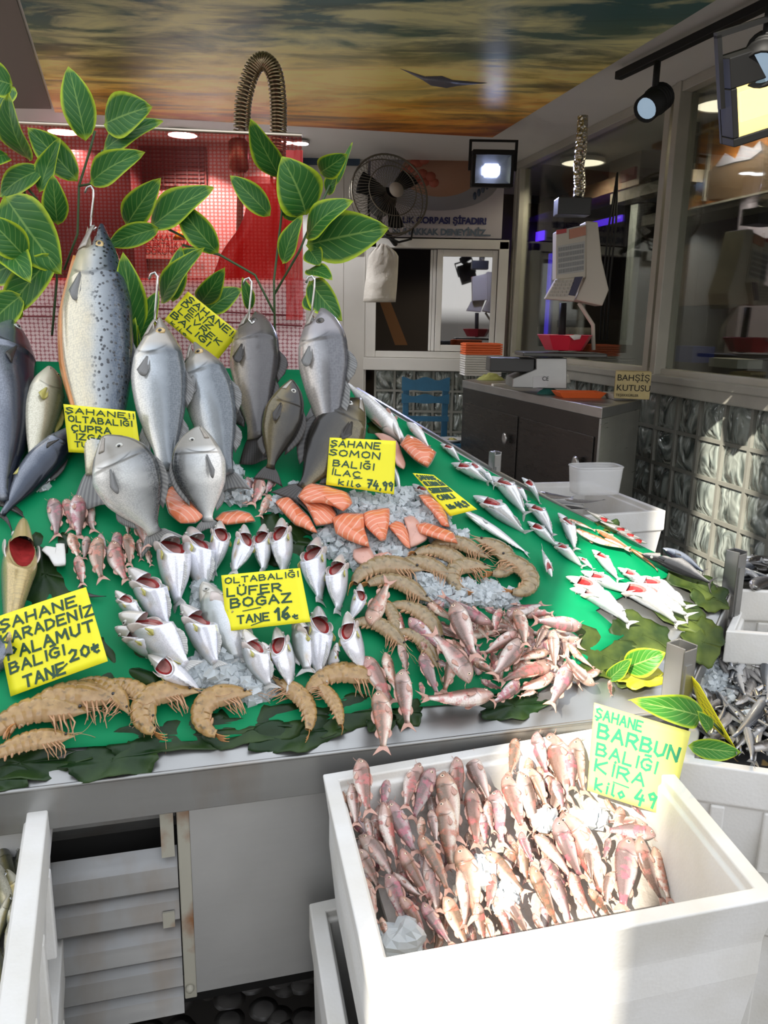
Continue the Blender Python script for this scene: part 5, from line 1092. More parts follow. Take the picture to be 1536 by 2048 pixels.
for i in range(26):
    u, v = rnd.random(), rnd.random(); q = (850 + 270*u, 1190 + 130*v + 30*u); a = rnd.uniform(0, 6.28); L = rnd.uniform(90, 120); und.append((q[0]-L*.5*math.cos(a), q[1]-L*.35*math.sin(a), q[0]+L*.5*math.cos(a), q[1]+L*.35*math.sin(a)))
lay(K_MUL, und, lambda x, y: (x, y), S, 'half hidden red mullet under the front heap, {c} in {r}', 'fish', 'red mullets under the front heap', 9, .008, .008, side, .003, fat=1.3)
LEFT = [(370,170,430,460),(480,170,540,400),(550,140,570,470,None,.012),(640,180,650,430),(500,420,570,620,None,.01),(560,580,600,810,None,.012),(620,440,610,620),(690,450,710,780,None,.014),(720,420,760,580),(800,480,890,800,None,.012),(830,410,870,640),(900,310,935,440),(920,420,940,660,None,.012),(980,280,1070,540,None,.014),(1000,460,1010,620),(1060,540,1080,660)]
lay(K_MUL, [cL(*a[:2]) + cL(*a[2:4]) + a[4:] for a in LEFT], lambda x, y: (x, y), S, 'red mullet on green sheet left of the bluefish, {c} in {r}', 'fish', 'red mullets left of the bluefish', 8, .014, .010, side, .004, fat=1.3)
TOP = [(840,70,855,230),(915,60,885,240),(1000,45,935,180),(770,110,815,225),(965,170,905,310)]
lay(K_MUL, [cM(*a[:2]) + cM(*a[2:4]) for a in TOP], lambda x, y: (x, y), S, 'small red mullet on ice between bream and salmon, {c} in {r}', 'fish', 'red mullets by the salmon', 5, .016, .012, side, .006, fat=1.3)
# --- bluefish with open red gills
LUF = [(385,325,470,840,67),(545,320,590,760,52),(700,300,650,640,67),(850,330,765,650,52,.022),(915,320,930,640,118),(1010,285,1060,650,128),(1210,385,1230,810,123),(1350,485,1345,860,123),(200,550,420,975,62),(100,700,250,920,67),(150,790,540,1185,52,.012),(105,890,430,1140,67),(265,1080,600,1305,118),(500,760,690,1180,57,.012),(850,920,950,1300,52,.014),(980,915,1110,1290,128,.014),(1265,780,1225,1245,67),(1380,830,1500,1210,133,.012),(1500,670,1430,910,62),(650,650,780,1160,0),(1150,850,1180,1200,10),(1370,1020,1290,1180,0),(945,1000,985,1170,20)]
lay(K_LUF, [cM(*a[:2]) + cM(*a[2:4]) + a[4:] for a in LUF], lambda x, y: (x, y), S, 'silvery bluefish with open red gills round price card, {c} in {r}', 'fish', 'bluefish with open gills', 6, .050, .016, None, .003, fat=1.75)
# --- small silver fish at the right edge
SAR = [(240,240,340,340,90),(290,325,470,440,90),(350,330,490,420,110),(410,360,500,450,80),(480,380,655,595,80),(400,470,645,685,85),(645,600,790,745,95),(640,510,785,685,85),(800,560,875,760,70),(755,690,905,835,90),(755,860,700,740,80),(620,400,715,530,110),(570,430,650,530,70),(950,730,1070,895,85),(900,830,1110,960,90),(855,895,1150,1085,80),(830,850,1090,1030,100),(1070,820,1220,930,100),(1120,880,1400,1075,90,.01),(1040,880,1380,1078,95),(1130,850,1405,1015,85),(880,770,950,840,90),(110,425,240,560,85)]
lay(K_SAR, [cR(*a[:2]) + cR(*a[2:4]) + a[4:] for a in SAR], lambda x, y: (x, y), S, 'slim silver fish with pink gills at stall right, {c} in {r}', 'fish', 'silver fish with open gills', 6, .022, .010, None, .005, fat=1.95)
h, t = cR(350, 565), cR(665, 770); put(K_SARW, S(*h, .018), S(*t, .012), SN, 160, 'whole slim silver fish lying below the narrow yellow card', 'fish')
h, t = cB(1150, 1230), cB(1215, 1450); put(K_SARW, S(*h, .018), S(*t, .012), SN, 60, 'silver fish half hidden behind the salmon price card', 'fish')
# --- right rim: gurnards, white fish, dark cut fish
BR = [(830,600,960,655),(860,650,1115,755),(960,650,1150,760),(1115,735,1255,835),(1000,690,1130,750)]
lay(K_BRN, [cR(*a[:2]) + cR(*a[2:4]) for a in BR], lambda x, y: (x, y), S, 'orange brown gurnard along the right rim of the stall, {c} in {r}', 'fish', 'gurnards on the right rim', 5, .018, .012, side, .006)
BL = [(1040,620,900,560),(1125,665,960,610),(1165,690,1020,645),(1200,715,1060,670)]
lay(K_BLK, [cR(*a[:2]) + cR(*a[2:4]) for a in BL], lambda x, y: (x, y), S, 'black fish with red cut head beyond the gurnards, {c} in {r}', 'fish', 'black fish with cut heads', 4, .034, .024, lambda i: rnd.uniform(10, 60), .004)
for (a, lab, r) in (((1180,740,1520,905), 'large black and white fish running down to the right corner post', 30), ((1270,735,1480,850), 'dark backed white fish behind the black fish at right rim', 40)):
    put(K_BLK if r == 30 else K_BONI, S(*cR(*a[:2]), .045), S(*cR(*a[2:]), .03), SN, r, lab, 'fish')
for a, lab, r in (((1235, 1085, 800, 640), 'long white bellied fish hanging over the back edge of stall', 80), ((1090, 870, 1230, 1075), 'white bellied fish below the dark bream on back edge', 95), ((1250, 950, 1420, 1120), 'white bellied fish next to the skinned salmon piece', 95), ((790, 650, 830, 900), 'white bellied fish tail first behind the meagre head', 60)):
    put(K_WHB, S(*cB(*a[:2]), .02), S(*cB(*a[2:]), .05), SN, r, lab, 'fish')
# --- big fish: some hang on hooks in front of the red screen, some lie on the slope
def big(kind, h, t, Yh, lt, roll, lab, L=None, fat=1.0, hang=True, lh=.05):
    T_ = S(*t, lt); H_ = D(*h, Yh) if hang else S(*h, lh)
    n = (CP - (H_+T_)/2).normalized(); return put(kind, H_, T_, n, roll, lab, 'fish', fat=fat)
big(K_SALM, (192, 452), (200, 1030), 2.04, .03, 192, 'large silver salmon with black spots hanging by its open mouth', fat=.78)
big(K_BASS, (313, 638), (330, 985), 1.80, .045, 196, 'sea bass hanging left, just right of the salmon', fat=1.25)
big(K_BASS, (388, 686), (468, 985), 1.83, .045, 198, 'sea bass hanging right, below the tilted card', fat=1.28)
big(K_CROAK, (505, 630), (512, 922), 2.02, .035, 200, 'dark croaker hanging below a hook, its tail down on green', fat=1.02)
big(K_GROUP, (636, 622), (662, 925), 1.93, .05, 200, 'large grey meagre with open mouth hanging at right end', fat=1.15)
big(K_BLKB, (583, 760), (530, 965), 1.86, .03, 178, 'black bronze bream leaning between croaker and meagre', hang=False, lh=.15, fat=1.15)
big(K_BLKB, (722, 800), (588, 1010), 1.86, .03, 10, 'black bream lying diagonally with its head at upper right', hang=False, lh=.10, fat=1.25)
big(K_BREAM, (208, 872), (322, 1100), 1.7, .03, 190, 'gilthead bream left, in front of the square yellow card', hang=False, lh=.17, fat=1.4)
big(K_BREAM, (397, 852), (415, 1075), 1.7, .02, -8, 'gilthead bream right, behind the round salmon steak', hang=False, lh=.16, fat=1.25)
big(K_BONI, (20, 640), (-12, 1040), 1.95, .05, 155, 'dark blue bonito standing upright at the left frame edge', fat=1.05)
big(K_BONI, (160, 850), (-25, 1045), 1.8, .03, 200, 'dark blue bonito lying slanted below the small olive fish', hang=False, lh=.03, fat=1.0)
big(K_YELF, (100, 735), (60, 960), 1.9, .03, 160, 'small olive fish between bonito and salmon', hang=False, lh=.06, fat=1.1)
big(K_GBIG, (55, 1020), (10, 1330), 1.5, .04, 80, 'bronze fish with open red gills above the bonito card', hang=False, lh=.06, fat=1.15)
put(K_BONI, S(-130, 1380, .02), S(202, 1170, .022), SN, 180, 'dark fish under bonito card with its tail poking out right', 'fish')
# hooks
M_HOOK = mat('hook_steel', (.6, .6, .58), .2, 1)
for (px, y0, y1, Y, lab) in ((184, 372, 452, 2.03, 'steel hook holding the salmon'), (312, 545, 640, 1.80, 'steel hook above the left sea bass'), (500, 556, 640, 1.89, 'steel hook beside the dark croaker'), (626, 552, 632, 1.93, 'steel hook beside the grey meagre')):
    pts = [(px-14, y0+14), (px-10, y0+3), (px-2, y0), (px+3, y0+8), (px+3, y0+25), (px-1, y1-22), (px-3, y1), (px+4, y1+8), (px+9, y1+2)]
    b = MB(); b.tube([D(x, y, Y) for x, y in pts], .0028, 8); tag(b.build('fish_hook', M_HOOK), lab, 'hook', 'steel fish hooks')
# --- anchovies and other small fish in boxes
an = []
for i in range(150):
    u, v = rnd.random(), rnd.random(); x = 1400 + 190*u - 25*v*(1-u) + 0*v; y = 1285 + 190*v + 15*u
    if (x-1425)**2/38**2 + (y-1345)**2/42**2 < 1: continue
    a = rnd.choice((.9, .7, 1.2, 2.2, -.6)) + rnd.uniform(-.5, .5); L = rnd.uniform(70, 120); an.append((x-L/2*math.cos(a), y-L/2*math.sin(a), x+L/2*math.cos(a), y+L/2*math.sin(a)))
PD = G(1450, 1300, .785); nD = ((G(1600, 1330, .785) - PD).cross(G(1440, 1500, .745) - PD)).normalized(); nD = nD if nD.z > 0 else -nD
def AN(x, y, l=0): return hit(x, y, PD + nD*l, nD)
for i, a in enumerate(an): put(K_ANCH, AN(a[0], a[1], .0 + .012*(i % 4)), AN(a[2], a[3], .002 + .012*((i+1) % 4)), nD, side(i), 'small silver grey anchovy in the foam box at the right', 'fish', 'anchovies in the right foam box', fat=.78)
for i in range(24):
    x, y = 1478 + 100*rnd.random(), 1118 + 46*rnd.random(); a = rnd.uniform(-.5, .5); L = 60
    put(K_ANCH, G(x-L/2*math.cos(a), y-L/2*math.sin(a), .925+.006*(i % 3)), G(x+L/2*math.cos(a), y+L/2*math.sin(a), .925+.006*(i % 3)), V((0, 0, 1)), side(i), 'small olive grey fish in the box beyond the right post', 'fish', 'small fish in box beyond the post', fat=1.5)
HM = [(0,1690,44,1830),(-20,1720,30,1880),(15,1740,55,1900),(44,1690,52,1860),(40,1815,5,1950),(20,1790,-20,1930),(10,1900,40,2050),(-15,1880,10,2040),(35,1920,15,2080),(50,1960,30,2100)]
lay(K_HMAC, HM, lambda x, y: (x, y), lambda x, y, l: G(x, y, .64+l), 'golden olive horse mackerel in the left foam box, {c} in {r}', 'fish', 'horse mackerel in the left box', 4, .014, .006, side, .008, n=V((0, 0, 1)))
for i, (x0, y0, x1, y1) in enumerate(((1075, 985, 1150, 1000), (1090, 1000, 1170, 1010), (1110, 1012, 1180, 1018), (1080, 1005, 1140, 1022), (1130, 1000, 1210, 1005))):
    put(K_ANCH, G(x0, y0, .87), G(x1, y1, .865+.004*i), V((0, 0, 1)), side(i), 'dark slim fish in the back foam box, %s from the top' % ORD[i], 'fish', 'dark fish in the back foam box')
# ---------------------------------------------------------------- shrimps
def shrimp_mat(name, c0, c1, c2):
    k = NM(name); u, v = k.uv(); co = k.co(); n = k.noise(12, co, 4); c = k.mix(k.ramp(n, [(.35, 0), (.65, 1)]), c0, c1); c = k.mix(k.ramp(k.noise(16, co, 2), [(.60, 0), (.70, .7)]), c, c2)
    c = k.mix(k.ramp(v, [(.1, .6), (.4, 0)]), c, (.48, .32, .18)); k.set(col=c, rough=.18, sss=.12, coat=.4, coatr=.1); return k.m
SHM = [shrimp_mat('shrimp_shell', (.26, .15, .045), (.40, .25, .09), (.08, .055, .02)), shrimp_mat('grey_shrimp_shell', (.20, .145, .07), (.32, .24, .13), (.06, .05, .03))]
M_LEG = mat('shrimp_leg', (.46, .26, .14), .35); M_STAIL = mat('shrimp_tail', (.50, .22, .07), .3)
class Shrimp:
    def __init__(s, mt, curl, seed):
        R_ = random.Random(seed); N_ = 46; p = V((0, 0, 0)); th = 0; pts = []; tv = []
        for i in range(N_+1):
            t = i/N_; pts.append(p.copy()); d = V((-math.cos(th), 0, math.sin(th))); tv.append(d); p = p + d/N_
            th -= math.radians(curl)*(1.0/N_)*(0.35 if t < .35 else 1.35 if t < .9 else .6)
        sh = -sum((math.radians(curl)*.6 for _ in (0,)), 0)
        lo = V((min(q.x for q in pts), 0, min(q.z for q in pts))); hi = V((max(q.x for q in pts), 0, max(q.z for q in pts))); ctr = (lo+hi)/2
        pts = [q-ctr for q in pts]; s.ext = max(hi.x-lo.x, hi.z-lo.z) + .2
        prof = [(0, .004), (.06, .026), (.14, .068), (.24, .102), (.36, .118), (.40, .115), (.55, .104), (.7, .085), (.82, .064), (.9, .046), (1, .026)]
        m = MB(); vs = []; uv = []; sg = 14; nr = 0
        fr = lambda t: (lambda f: (pts[min(int(f), N_)].lerp(pts[min(int(f)+1, N_)], f-int(f)), tv[min(int(f), N_)]))(t*N_)
        ts = [0, .03, .08, .14, .22, .30, .37, .395]; 
        for k in range(6): a = .40+.085*k; ts += [a, a+.012, a+.06, a+.082]
        ts += [.93]
        for t in ts:
            c, d = fr(t); up = V((d.z, 0, -d.x)); up = -up if up.z < 0 and t < .2 else up
            up = V((0, 1, 0)).cross(d); r = pchip(*zip(*prof), t); kk = (t-.40)/.085; f = 1
            if t >= .39: fk = kk - math.floor(kk); f = 1.06 if .05 < fk < .9 else .95
            for j in range(sg+1):
                a = -pi/2 + 2*pi*j/sg; q = c + up*(r*f*math.sin(a)*1.08) + V((0, 1, 0))*(r*f*.74*math.cos(a)); vs.append(q); uv.append((t, .5+.5*math.sin(a)))
        n = len(ts); fs = [(i*(sg+1)+j, i*(sg+1)+j+1, (i+1)*(sg+1)+j+1, (i+1)*(sg+1)+j) for i in range(n-1) for j in range(sg)]
        m.add(vs, fs, uv); s.o = m.build('shrimp', mt, origin=V((0, 0, 0)))
        def frm(t): c, d = fr(t); up = V((0, 1, 0)).cross(d); return c, d, up
        s.up_ok = frm(.3)[2]
        c, d, up = frm(.05); m = MB(); m.tube([frm(.16)[0]+frm(.16)[2]*.05, c+up*.035-d*.04, c-d*.12+up*.05], [.012, .008, .002], 6); m.build('rostrum', mt, s.o)
        for sd_ in (1, -1):
            c, d, up = frm(.11); m = MB(); m.ball(c + up*.015 + V((0, sd_*.045, 0)) - d*.015, .016, 8, 6); m.build('eye', M_PUPIL, s.o)
            m = MB(); q0 = c - d*.03; pt = [q0]; dd = -d
            for i in range(9): dd = (dd + V((R_.uniform(-.3, .3), sd_*.12, R_.uniform(-.35, .25)))).normalized(); pt.append(pt[-1] + dd*.055)
            m.tube(pt, .0035, 4); m.build('antenna', M_LEG, s.o)
        for i in range(5):
            for sd_ in (1, -1):
                c, d, up = frm(.17+.045*i); m = MB(); q = c - up*.06 + V((0, sd_*.04, 0)); m.tube([q, q - up*.09 + V((0, sd_*.03, 0)) - d*(.03+R_.uniform(0, .05)), q - up*(.15+R_.uniform(0, .05)) - d*(.06+.05*R_.random()) + V((0, sd_*.01, 0))], [.010, .008, .003], 5); m.build('leg', M_LEG, s.o)
        for i in range(5):
            c, d, up = frm(.44+.085*i); m = MB(); q = c - up*.055; m.ball(q - up*.035, (.016, .03, .045), 8, 5); m.build('swimmeret', M_LEG, s.o)
        c, d, up = frm(.93)
        for a in (-.5, 0, .5):
            m = MB()
            def tf(p, q, a=a): return c + d*(.14*p) + V((0, 1, 0))*((.02+.05*p)*math.sin(a)*2 + (q-.5)*.05*math.sin(pi*min(1, p+.15))) + up*(.02*math.sin(p*3) + .01)
            m.grid(tf, 6, 4); m.build('tail_fan', M_STAIL, s.o, solid=.006)
K_SH = {('a', i): Shrimp(SHM[i], 200, 3+i) for i in (0, 1)}; K_SH.update({('m', i): Shrimp(SHM[i], 95, 5+i) for i in (0, 1)}); K_SH.update({('s', i): Shrimp(SHM[i], 50, 8+i) for i in (0, 1)})
def shrimp(key, px, py, size, ang, flip, lift, lab, grp):
    size *= 1.24 if grp.endswith('row') else 1.1
    s = K_SH[key]; c = S(px, py, lift); e1 = (S(px+1, py, lift)-c); e1 = (e1 - SN*e1.dot(SN)).normalized(); e2 = SN.cross(e1); a = math.radians(ang)
    Xv = e1*math.cos(a) + e2*math.sin(a); n = SN
    if flip: Xv = -e1*math.cos(a) + e2*math.sin(a); y = n
    else: y = -n
    z = Xv.cross(y); k = (S(px+size/2, py, lift)-S(px-size/2, py, lift)).length / s.ext
    M = Matrix((Xv*k, y*k, z*k)).transposed().to_4x4(); M.translation = c
    tag(clone(s.o, M), lab, 'shrimp', grp)
FRONT = [('a',0,335,1420,118,-12,0,'curled shrimp in front row, third from the yellow bonito card'),('a',0,452,1425,112,-8,0,'curled shrimp in front row just left of the hanging mullets ice'),('m',0,255,1408,125,-72,0,'long shrimp standing tail up in front row right of bonito card'),('m',0,200,1400,120,-62,0,'shrimp hanging from under the bonito card, head down right'),('m',0,140,1432,190,-14,0,'long shrimp stretched under the bonito card, upper one'),('m',0,75,1462,190,-10,0,'long shrimp at lower left, second from the bottom'),('s',0,60,1500,170,2,0,'lowest shrimp at the left end of the front row'),('m',0,578,1412,120,28,1,'shrimp with thin tail to the left below bluefish tails'),('s',0,655,1408,110,48,1,'plump shrimp with head toward lower left beside the mullet heap'),('m',0,690,1378,140,-20,0,'large shrimp arched at the left end of mullet heap')]
for kd, i, x, y, sz, an_, fl_, lab in FRONT: shrimp((kd, i), x, y, sz, an_, fl_, .03, lab, 'shrimps in the front row')
MID = [('m',1,778,1158,150,-18,0,'grey shrimp at left of middle group with tail to the left'),('m',1,795,1190,130,-50,0,'grey shrimp curling down at left of the middle group'),('m',1,830,1250,130,-75,0,'grey shrimp pointing down toward the mullet heap'),('s',1,775,1235,110,65,1,'grey shrimp hanging legs down beside the bluefish'),('m',1,850,1150,120,-50,0,'grey shrimp diagonal on ice under the salmon piece'),('m',1,885,1128,120,-52,0,'grey shrimp second diagonal under the salmon piece'),('m',1,918,1108,115,-45,0,'grey shrimp third diagonal, nearest the salmon skin edge'),('a',1,942,1155,92,-20,0,'curled grey shrimp on ice at the middle of the group'),('a',1,980,1115,95,18,1,'curled grey shrimp on green, upper right of group'),('a',1,1022,1150,100,22,1,'curled grey shrimp on green, rightmost of the group'),('m',1,755,1275,120,-60,0,'grey shrimp tucked under the bluefish and mullets'),('m',1,830,1300,110,-80,0,'grey shrimp mostly buried under the mullet heap')]
for kd, i, x, y, sz, an_, fl_, lab in MID: shrimp((kd, i), x, y, sz, an_, fl_, .026 if x < 1000 else .03, lab, 'shrimps in the middle of the stall')
# ---------------------------------------------------------------- salmon pieces
def salmon_mat(name, c0, c1, sc_, rot, dist=1.6, fat=(.74, .42, .30)):
    k = NM(name); wv = k.node('TexWave'); wv.inputs['Scale'].default_value = sc_; wv.inputs['Distortion'].default_value = dist; wv.inputs['Detail'].default_value = 2; wv.inputs['Detail Scale'].default_value = .7
    k.l.new(k.co('Object', (1, 1, 1), (0, 0, 0), (0, 0, rot)), wv.inputs['Vector']); n = k.noise(18, k.co(), 3)
    c = k.mix(n, c0, c1); k.set(col=k.mix(k.ramp(wv.outputs['Fac'], [(.86, 0), (.97, .8)]), c, fat), rough=.22, sss=.05, coat=.5, coatr=.1); k.bump(wv.outputs['Fac'], -.15, .002); return k.m
SAL = [salmon_mat('salmon_flesh_%d' % i, (.62, .15, .06), (.74, .24, .12), 26 + 5*i, r) for i, r in enumerate((.5, 1.1, 2.0))]
M_SKIN = mat('salmon_skin_side', (.36, .36, .33), .25, .3, var=.4, vs=40); M_PINKM = mat('pink_fillet', (.66, .36, .28), .28, var=.25, vs=18, coat=.4)
def piece(T, poly, lift, th, m, lab, name='salmon_fillet', skin=True, grp='salmon pieces on the ice', dome=.3):
    pts = [T(*p) for p in poly]; cx_, cy_ = sum(p[0] for p in pts)/len(pts), sum(p[1] for p in pts)/len(pts)
    # smooth outline, then concentric rings up to a softly domed top
    out = []
    K_ = len(pts)
    for i in range(K_):
        a, b_, c, d = pts[i-1], pts[i], pts[(i+1) % K_], pts[(i+2) % K_]
        for t in (0, .25, .5, .75):
            out.append(tuple(.5*((2*b_[k]) + (c[k]-a[k])*t*.7 + (-.7*a[k]*-1*0 + 2*(a[k]-b_[k])*0 + (c[k]-b_[k])*(2-.7*2+.0)*t*t*0))*1.0 if False else b_[k]+(c[k]-b_[k])*t + .10*((b_[k]-a[k])*t*(1-t) + (c[k]-d[k])*t*(1-t)) for k in (0, 1)))
    rings = [(1.0, lift), (1.02, lift+th*.5), (1.0, lift+th*.85), (.94, lift+th), (.7, lift+th*(1+dome*.5)), (.4, lift+th*(1+dome*.8)), (.02, lift+th*(1+dome))]
    vs = []
    for f, l in rings:
        for x, y in out:
            q = S(cx_+(x-cx_)*f, cy_+(y-cy_)*f, l); vs.append(q + SN*.004*noise.noise(q*40))
    n = len(out); fs = [(i*n+j, i*n+(j+1) % n, (i+1)*n+(j+1) % n, (i+1)*n+j) for i in range(len(rings)-1) for j in range(n)]
    sgn = (vs[n//3]-vs[0]).cross(vs[2*n//3]-vs[0]).dot(SN)
    if sgn < 0: fs = [f[::-1] for f in fs]
    fs.append(tuple(range(n))[::-1] if sgn > 0 else tuple(range(n)))
    b = MB(); b.add(vs, fs); o = b.build(name, m); tag(o, lab, 'fish piece', grp)
    if skin:
        q = []
        b = MB(); ring = [S(cx_+(x-cx_)*1.012, cy_+(y-cy_)*1.012, lift-.002) for x, y in out]; up = [S(cx_+(x-cx_)*1.03, cy_+(y-cy_)*1.03, lift+th*.35) for x, y in out]
        b.add(ring + up, [(i, (i+1) % n, n+(i+1) % n, n+i) for i in range(n)]); b.build('skin', M_SKIN, o, solid=.0015)
    return o
piece(cS, [(30,290),(60,265),(100,258),(150,300),(215,370),(258,455),(230,450),(180,425),(140,412),(90,360)], .012, .025, SAL[0], 'orange salmon fillet at left, nearest the bluefish')
piece(cS, [(155,255),(190,205),(230,185),(320,200),(420,235),(450,290),(400,335),(355,310),(280,290),(200,290)], .03, .028, SAL[1], 'large orange salmon fillet beneath the salmon price card')
piece(cS, [(160,265),(240,270),(330,300),(362,350),(345,400),(255,415),(235,375),(200,310)], .02, .022, SAL[2], 'salmon fillet with pale lower edge, second from left')
piece(cS, [(345,372),(405,347),(512,350),(520,430),(545,532),(490,520),(430,495),(362,455)], .02, .028, SAL[0], 'striped salmon fillet at the middle of ice, left of pair')
piece(cS, [(515,347),(580,327),(655,322),(655,390),(635,490),(602,500),(555,450),(522,410)], .02, .028, SAL[1], 'striped salmon fillet at the middle of ice, right of pair')
piece(cS, [(650,415),(690,390),(730,400),(760,460),(770,540),(745,530),(690,470)], .018, .022, SAL[2], 'thin salmon slice standing in crushed ice')
piece(cS, [(735,370),(790,365),(830,410),(862,480),(845,500),(770,535),(760,460)], .022, .018, M_PINKM, 'grey skinned salmon slice leaning on the ice', skin=True)
piece(cS, [(800,410),(850,395),(940,425),(1005,455),(1030,510),(965,505),(880,480),(820,455)], .02, .028, SAL[0], 'long salmon fillet with skin edge near the shrimps')
piece(cS, [(815,250),(875,245),(925,285),(965,345),(985,420),(940,410),(895,350),(850,300)], .018, .028, SAL[1], 'salmon fillet at upper right half covered in ice')
piece(cS, [(460,545),(545,525),(572,585),(552,640),(482,620),(455,590)], .012, .02, M_PINKM, 'pale pink fish chunk below salmon, left one', 'fish_chunk', False, 'pale pink chunks')
piece(cS, [(572,575),(640,552),(682,580),(682,630),(572,628)], .012, .02, M_PINKM, 'pale pink fish chunk below salmon, right one', 'fish_chunk', False, 'pale pink chunks')
piece(cA, [(1015,1330),(1050,1270),(1120,1255),(1200,1285),(1240,1360),(1250,1450),(1200,1490),(1110,1490),(1040,1430)], .03, .024, SAL[2], 'round salmon steak in front of right bream', 'salmon_steak')
piece(cM, [(655,310),(700,270),(780,258),(850,275),(880,320),(800,330),(720,340)], .018, .02, SAL[0], 'salmon steak half hidden behind bluefish heads', 'salmon_steak')
piece(cB, [(1205,1100),(1255,1035),(1330,1070),(1440,1150),(1385,1250),(1300,1200)], .03, .03, SAL[1], 'orange salmon block with icy top near back edge', 'salmon_block')
piece(cB, [(1030,1030),(1090,1025),(1180,1075),(1240,1220),(1225,1265),(1180,1240),(1120,1100)], .02, .02, M_PINKM, 'pinkish fish piece right of the salmon price card', 'fish_chunk', False)
piece(cL, [(300,545),(330,510),(400,520),(402,495),(462,493),(472,590),(470,650),(390,655),(350,590)], .008, .03, M_FOAM, 'broken white foam chip on green sheet', 'foam_chip', False, None, 0)
# ---------------------------------------------------------------- crushed ice
def ice(name_lab, spots, PL, size=.011):
    b = MB()
    for (x, y, rx, ry, n) in spots:
        for i in range(n):
            r = math.sqrt(rnd.random()); a = rnd.uniform(0, 6.28); px, py = x + rx*r*math.cos(a), y + ry*r*math.sin(a)
            c = PL(px, py, .006 + .022*(1-r*r)*rnd.random() + .004); s = size*rnd.uniform(.4, 1.15)
            pts = []
            M = Matrix.Rotation(rnd.uniform(0, 6), 3, V((rnd.random(), rnd.random(), rnd.random()+.1)).normalized())
            k = [V((sx*rnd.uniform(.5, 1), sy*rnd.uniform(.5, 1), sz*rnd.uniform(.4, .9))) for sx in (-1, 1) for sy in (-1, 1) for sz in (-1, 1)]
            b.add([c + (M @ q)*s for q in k], [(0,1,3,2),(4,6,7,5),(0,4,5,1),(2,3,7,6),(0,2,6,4),(1,5,7,3)])
    o = b.build('crushed_ice', M_ICE, smooth=False); tag(o, name_lab, 'ice', kind='stuff'); return o
ice('crushed ice below the bluefish tails at stall front', [(430,1345,80,28,260),(500,1372,55,28,180),(405,1185,18,60,120),(440,1310,40,35,80)], S)
ice('crushed ice around and over the salmon pieces', [(730,1010,80,22,260),(820,1015,70,40,300),(800,1050,50,40,150),(690,1080,60,40,220),(770,1120,70,40,240),(860,1040,40,30,120),(900,1075,40,20,60)], S, .009)
ice('crushed ice under the middle shrimps', [(920,1185,85,25,320),(990,1195,50,18,160),(870,1150,40,40,120)], S, .009)
ice('crushed ice by bream and small mullets', [(480,985,38,25,120),(600,985,28,20,80),(335,965,25,35,90),(80,950,25,30,90),(560,1010,30,14,60),(465,950,20,20,50)], S, .009)
ice('crushed ice among mullets in the big foam box', [(965,1745,22,32,60),(1010,1800,25,30,50),(1090,1640,22,18,30),(1175,1635,40,16,60)], C_, .010)
ice('crushed ice on the anchovies in the right box', [(1425,1345,40,45,260),(1470,1395,40,30,60),(1500,1440,40,30,40)], AN, .009)
b = MB(); c = C_(805, 1880, .02)
b.ball(c, (.038, .032, .022), 14, 8)
for i, v in enumerate(b.v): q = V(v); b.v[i] = tuple(q + (q-c)*.5*noise.noise(q*60))
tag(b.build('ice_lump', M_ICE, smooth=False), 'lump of frosty ice in lower left corner of the big box', 'ice')
# bed of flattened ice under the mullets
b = MB(); q = [C_(x, y, -.032) for x, y in ((700, 1590), (1250, 1505), (1470, 1800), (800, 1925))]; b.quad(q, .01, CN)
o = b.build('ice_bed', mat('ice_bed_white', (.55, .50, .45), .4, var=.2, vs=20, bump=.5, bs=60, bd=.01), smooth=False); tag(o, 'pale melting ice bed on the bottom of the big mullet box', 'ice', kind='stuff')
b = MB(); q = [AN(x, y, -.012) for x, y in ((1415, 1272), (1680, 1290), (1740, 1560), (1385, 1512))]; b.quad(q, .02, nD); o = b.build('fish_slush', mat('dark_slush', (.07, .07, .075), .4, var=.5, vs=30), smooth=False); tag(o, 'dark wet slush below the anchovies', 'slush', kind='stuff')
for pts, z, lab in (([(-80, 1650), (75, 1650), (40, 2080), (-150, 2080)], .645, 'dark wet bottom below the horse mackerel'), ([(1480, 1122), (1640, 1128), (1660, 1176), (1474, 1168)], .918, 'dark wet bottom below the grey fish')):
    b = MB(); b.quad([G(x, y, z) for x, y in pts][::-1], .01); o = b.build('fish_slush', mat('dark_slush_two', (.06, .055, .045), .4, var=.5, vs=30), smooth=False); tag(o, lab, 'slush', kind='stuff')

# ---------------------------------------------------------------- leaves
def leaf_mat(name, g0, g1, edge, vein, rough=.45):
    k = NM(name); u, v = k.uv(); e = k.math('ABSOLUTE', k.math('SUBTRACT', v, .5)); n = k.noise(30, k.co(), 3)
    c = k.mix(k.noise(12, k.co(), 2), g0, g1)
    ee = k.math('ADD', e, k.math('MULTIPLY', k.math('SUBTRACT', n, .5), .08)); tip = k.math('MAXIMUM', ee, k.math('MULTIPLY', k.math('ABSOLUTE', k.math('SUBTRACT', u, .5)), .98))
    c = k.mix(k.ramp(tip, [(.39, 0), (.47, 1)]), c, edge)
    sv = k.math('SINE', k.math('ADD', k.math('MULTIPLY', u, 50.0), k.math('MULTIPLY', e, -34.0)))
    c = k.mix(k.math('MULTIPLY', k.ramp(sv, [(.90, 0), (.98, .55)]), k.ramp(e, [(.36, 1), (.44, 0)])), c, vein)
    c = k.mix(k.ramp(e, [(.012, .8), (.028, 0)]), c, vein); k.set(col=c, rough=rough, spec=.28); k.bump(sv, .12, .002); return k.m
M_LEAF = leaf_mat('variegated_leaf', (.014, .085, .014), (.038, .16, .024), (.36, .48, .02), (.18, .32, .07)); M_STEM = mat('green_stem', (.05, .10, .035), .5)
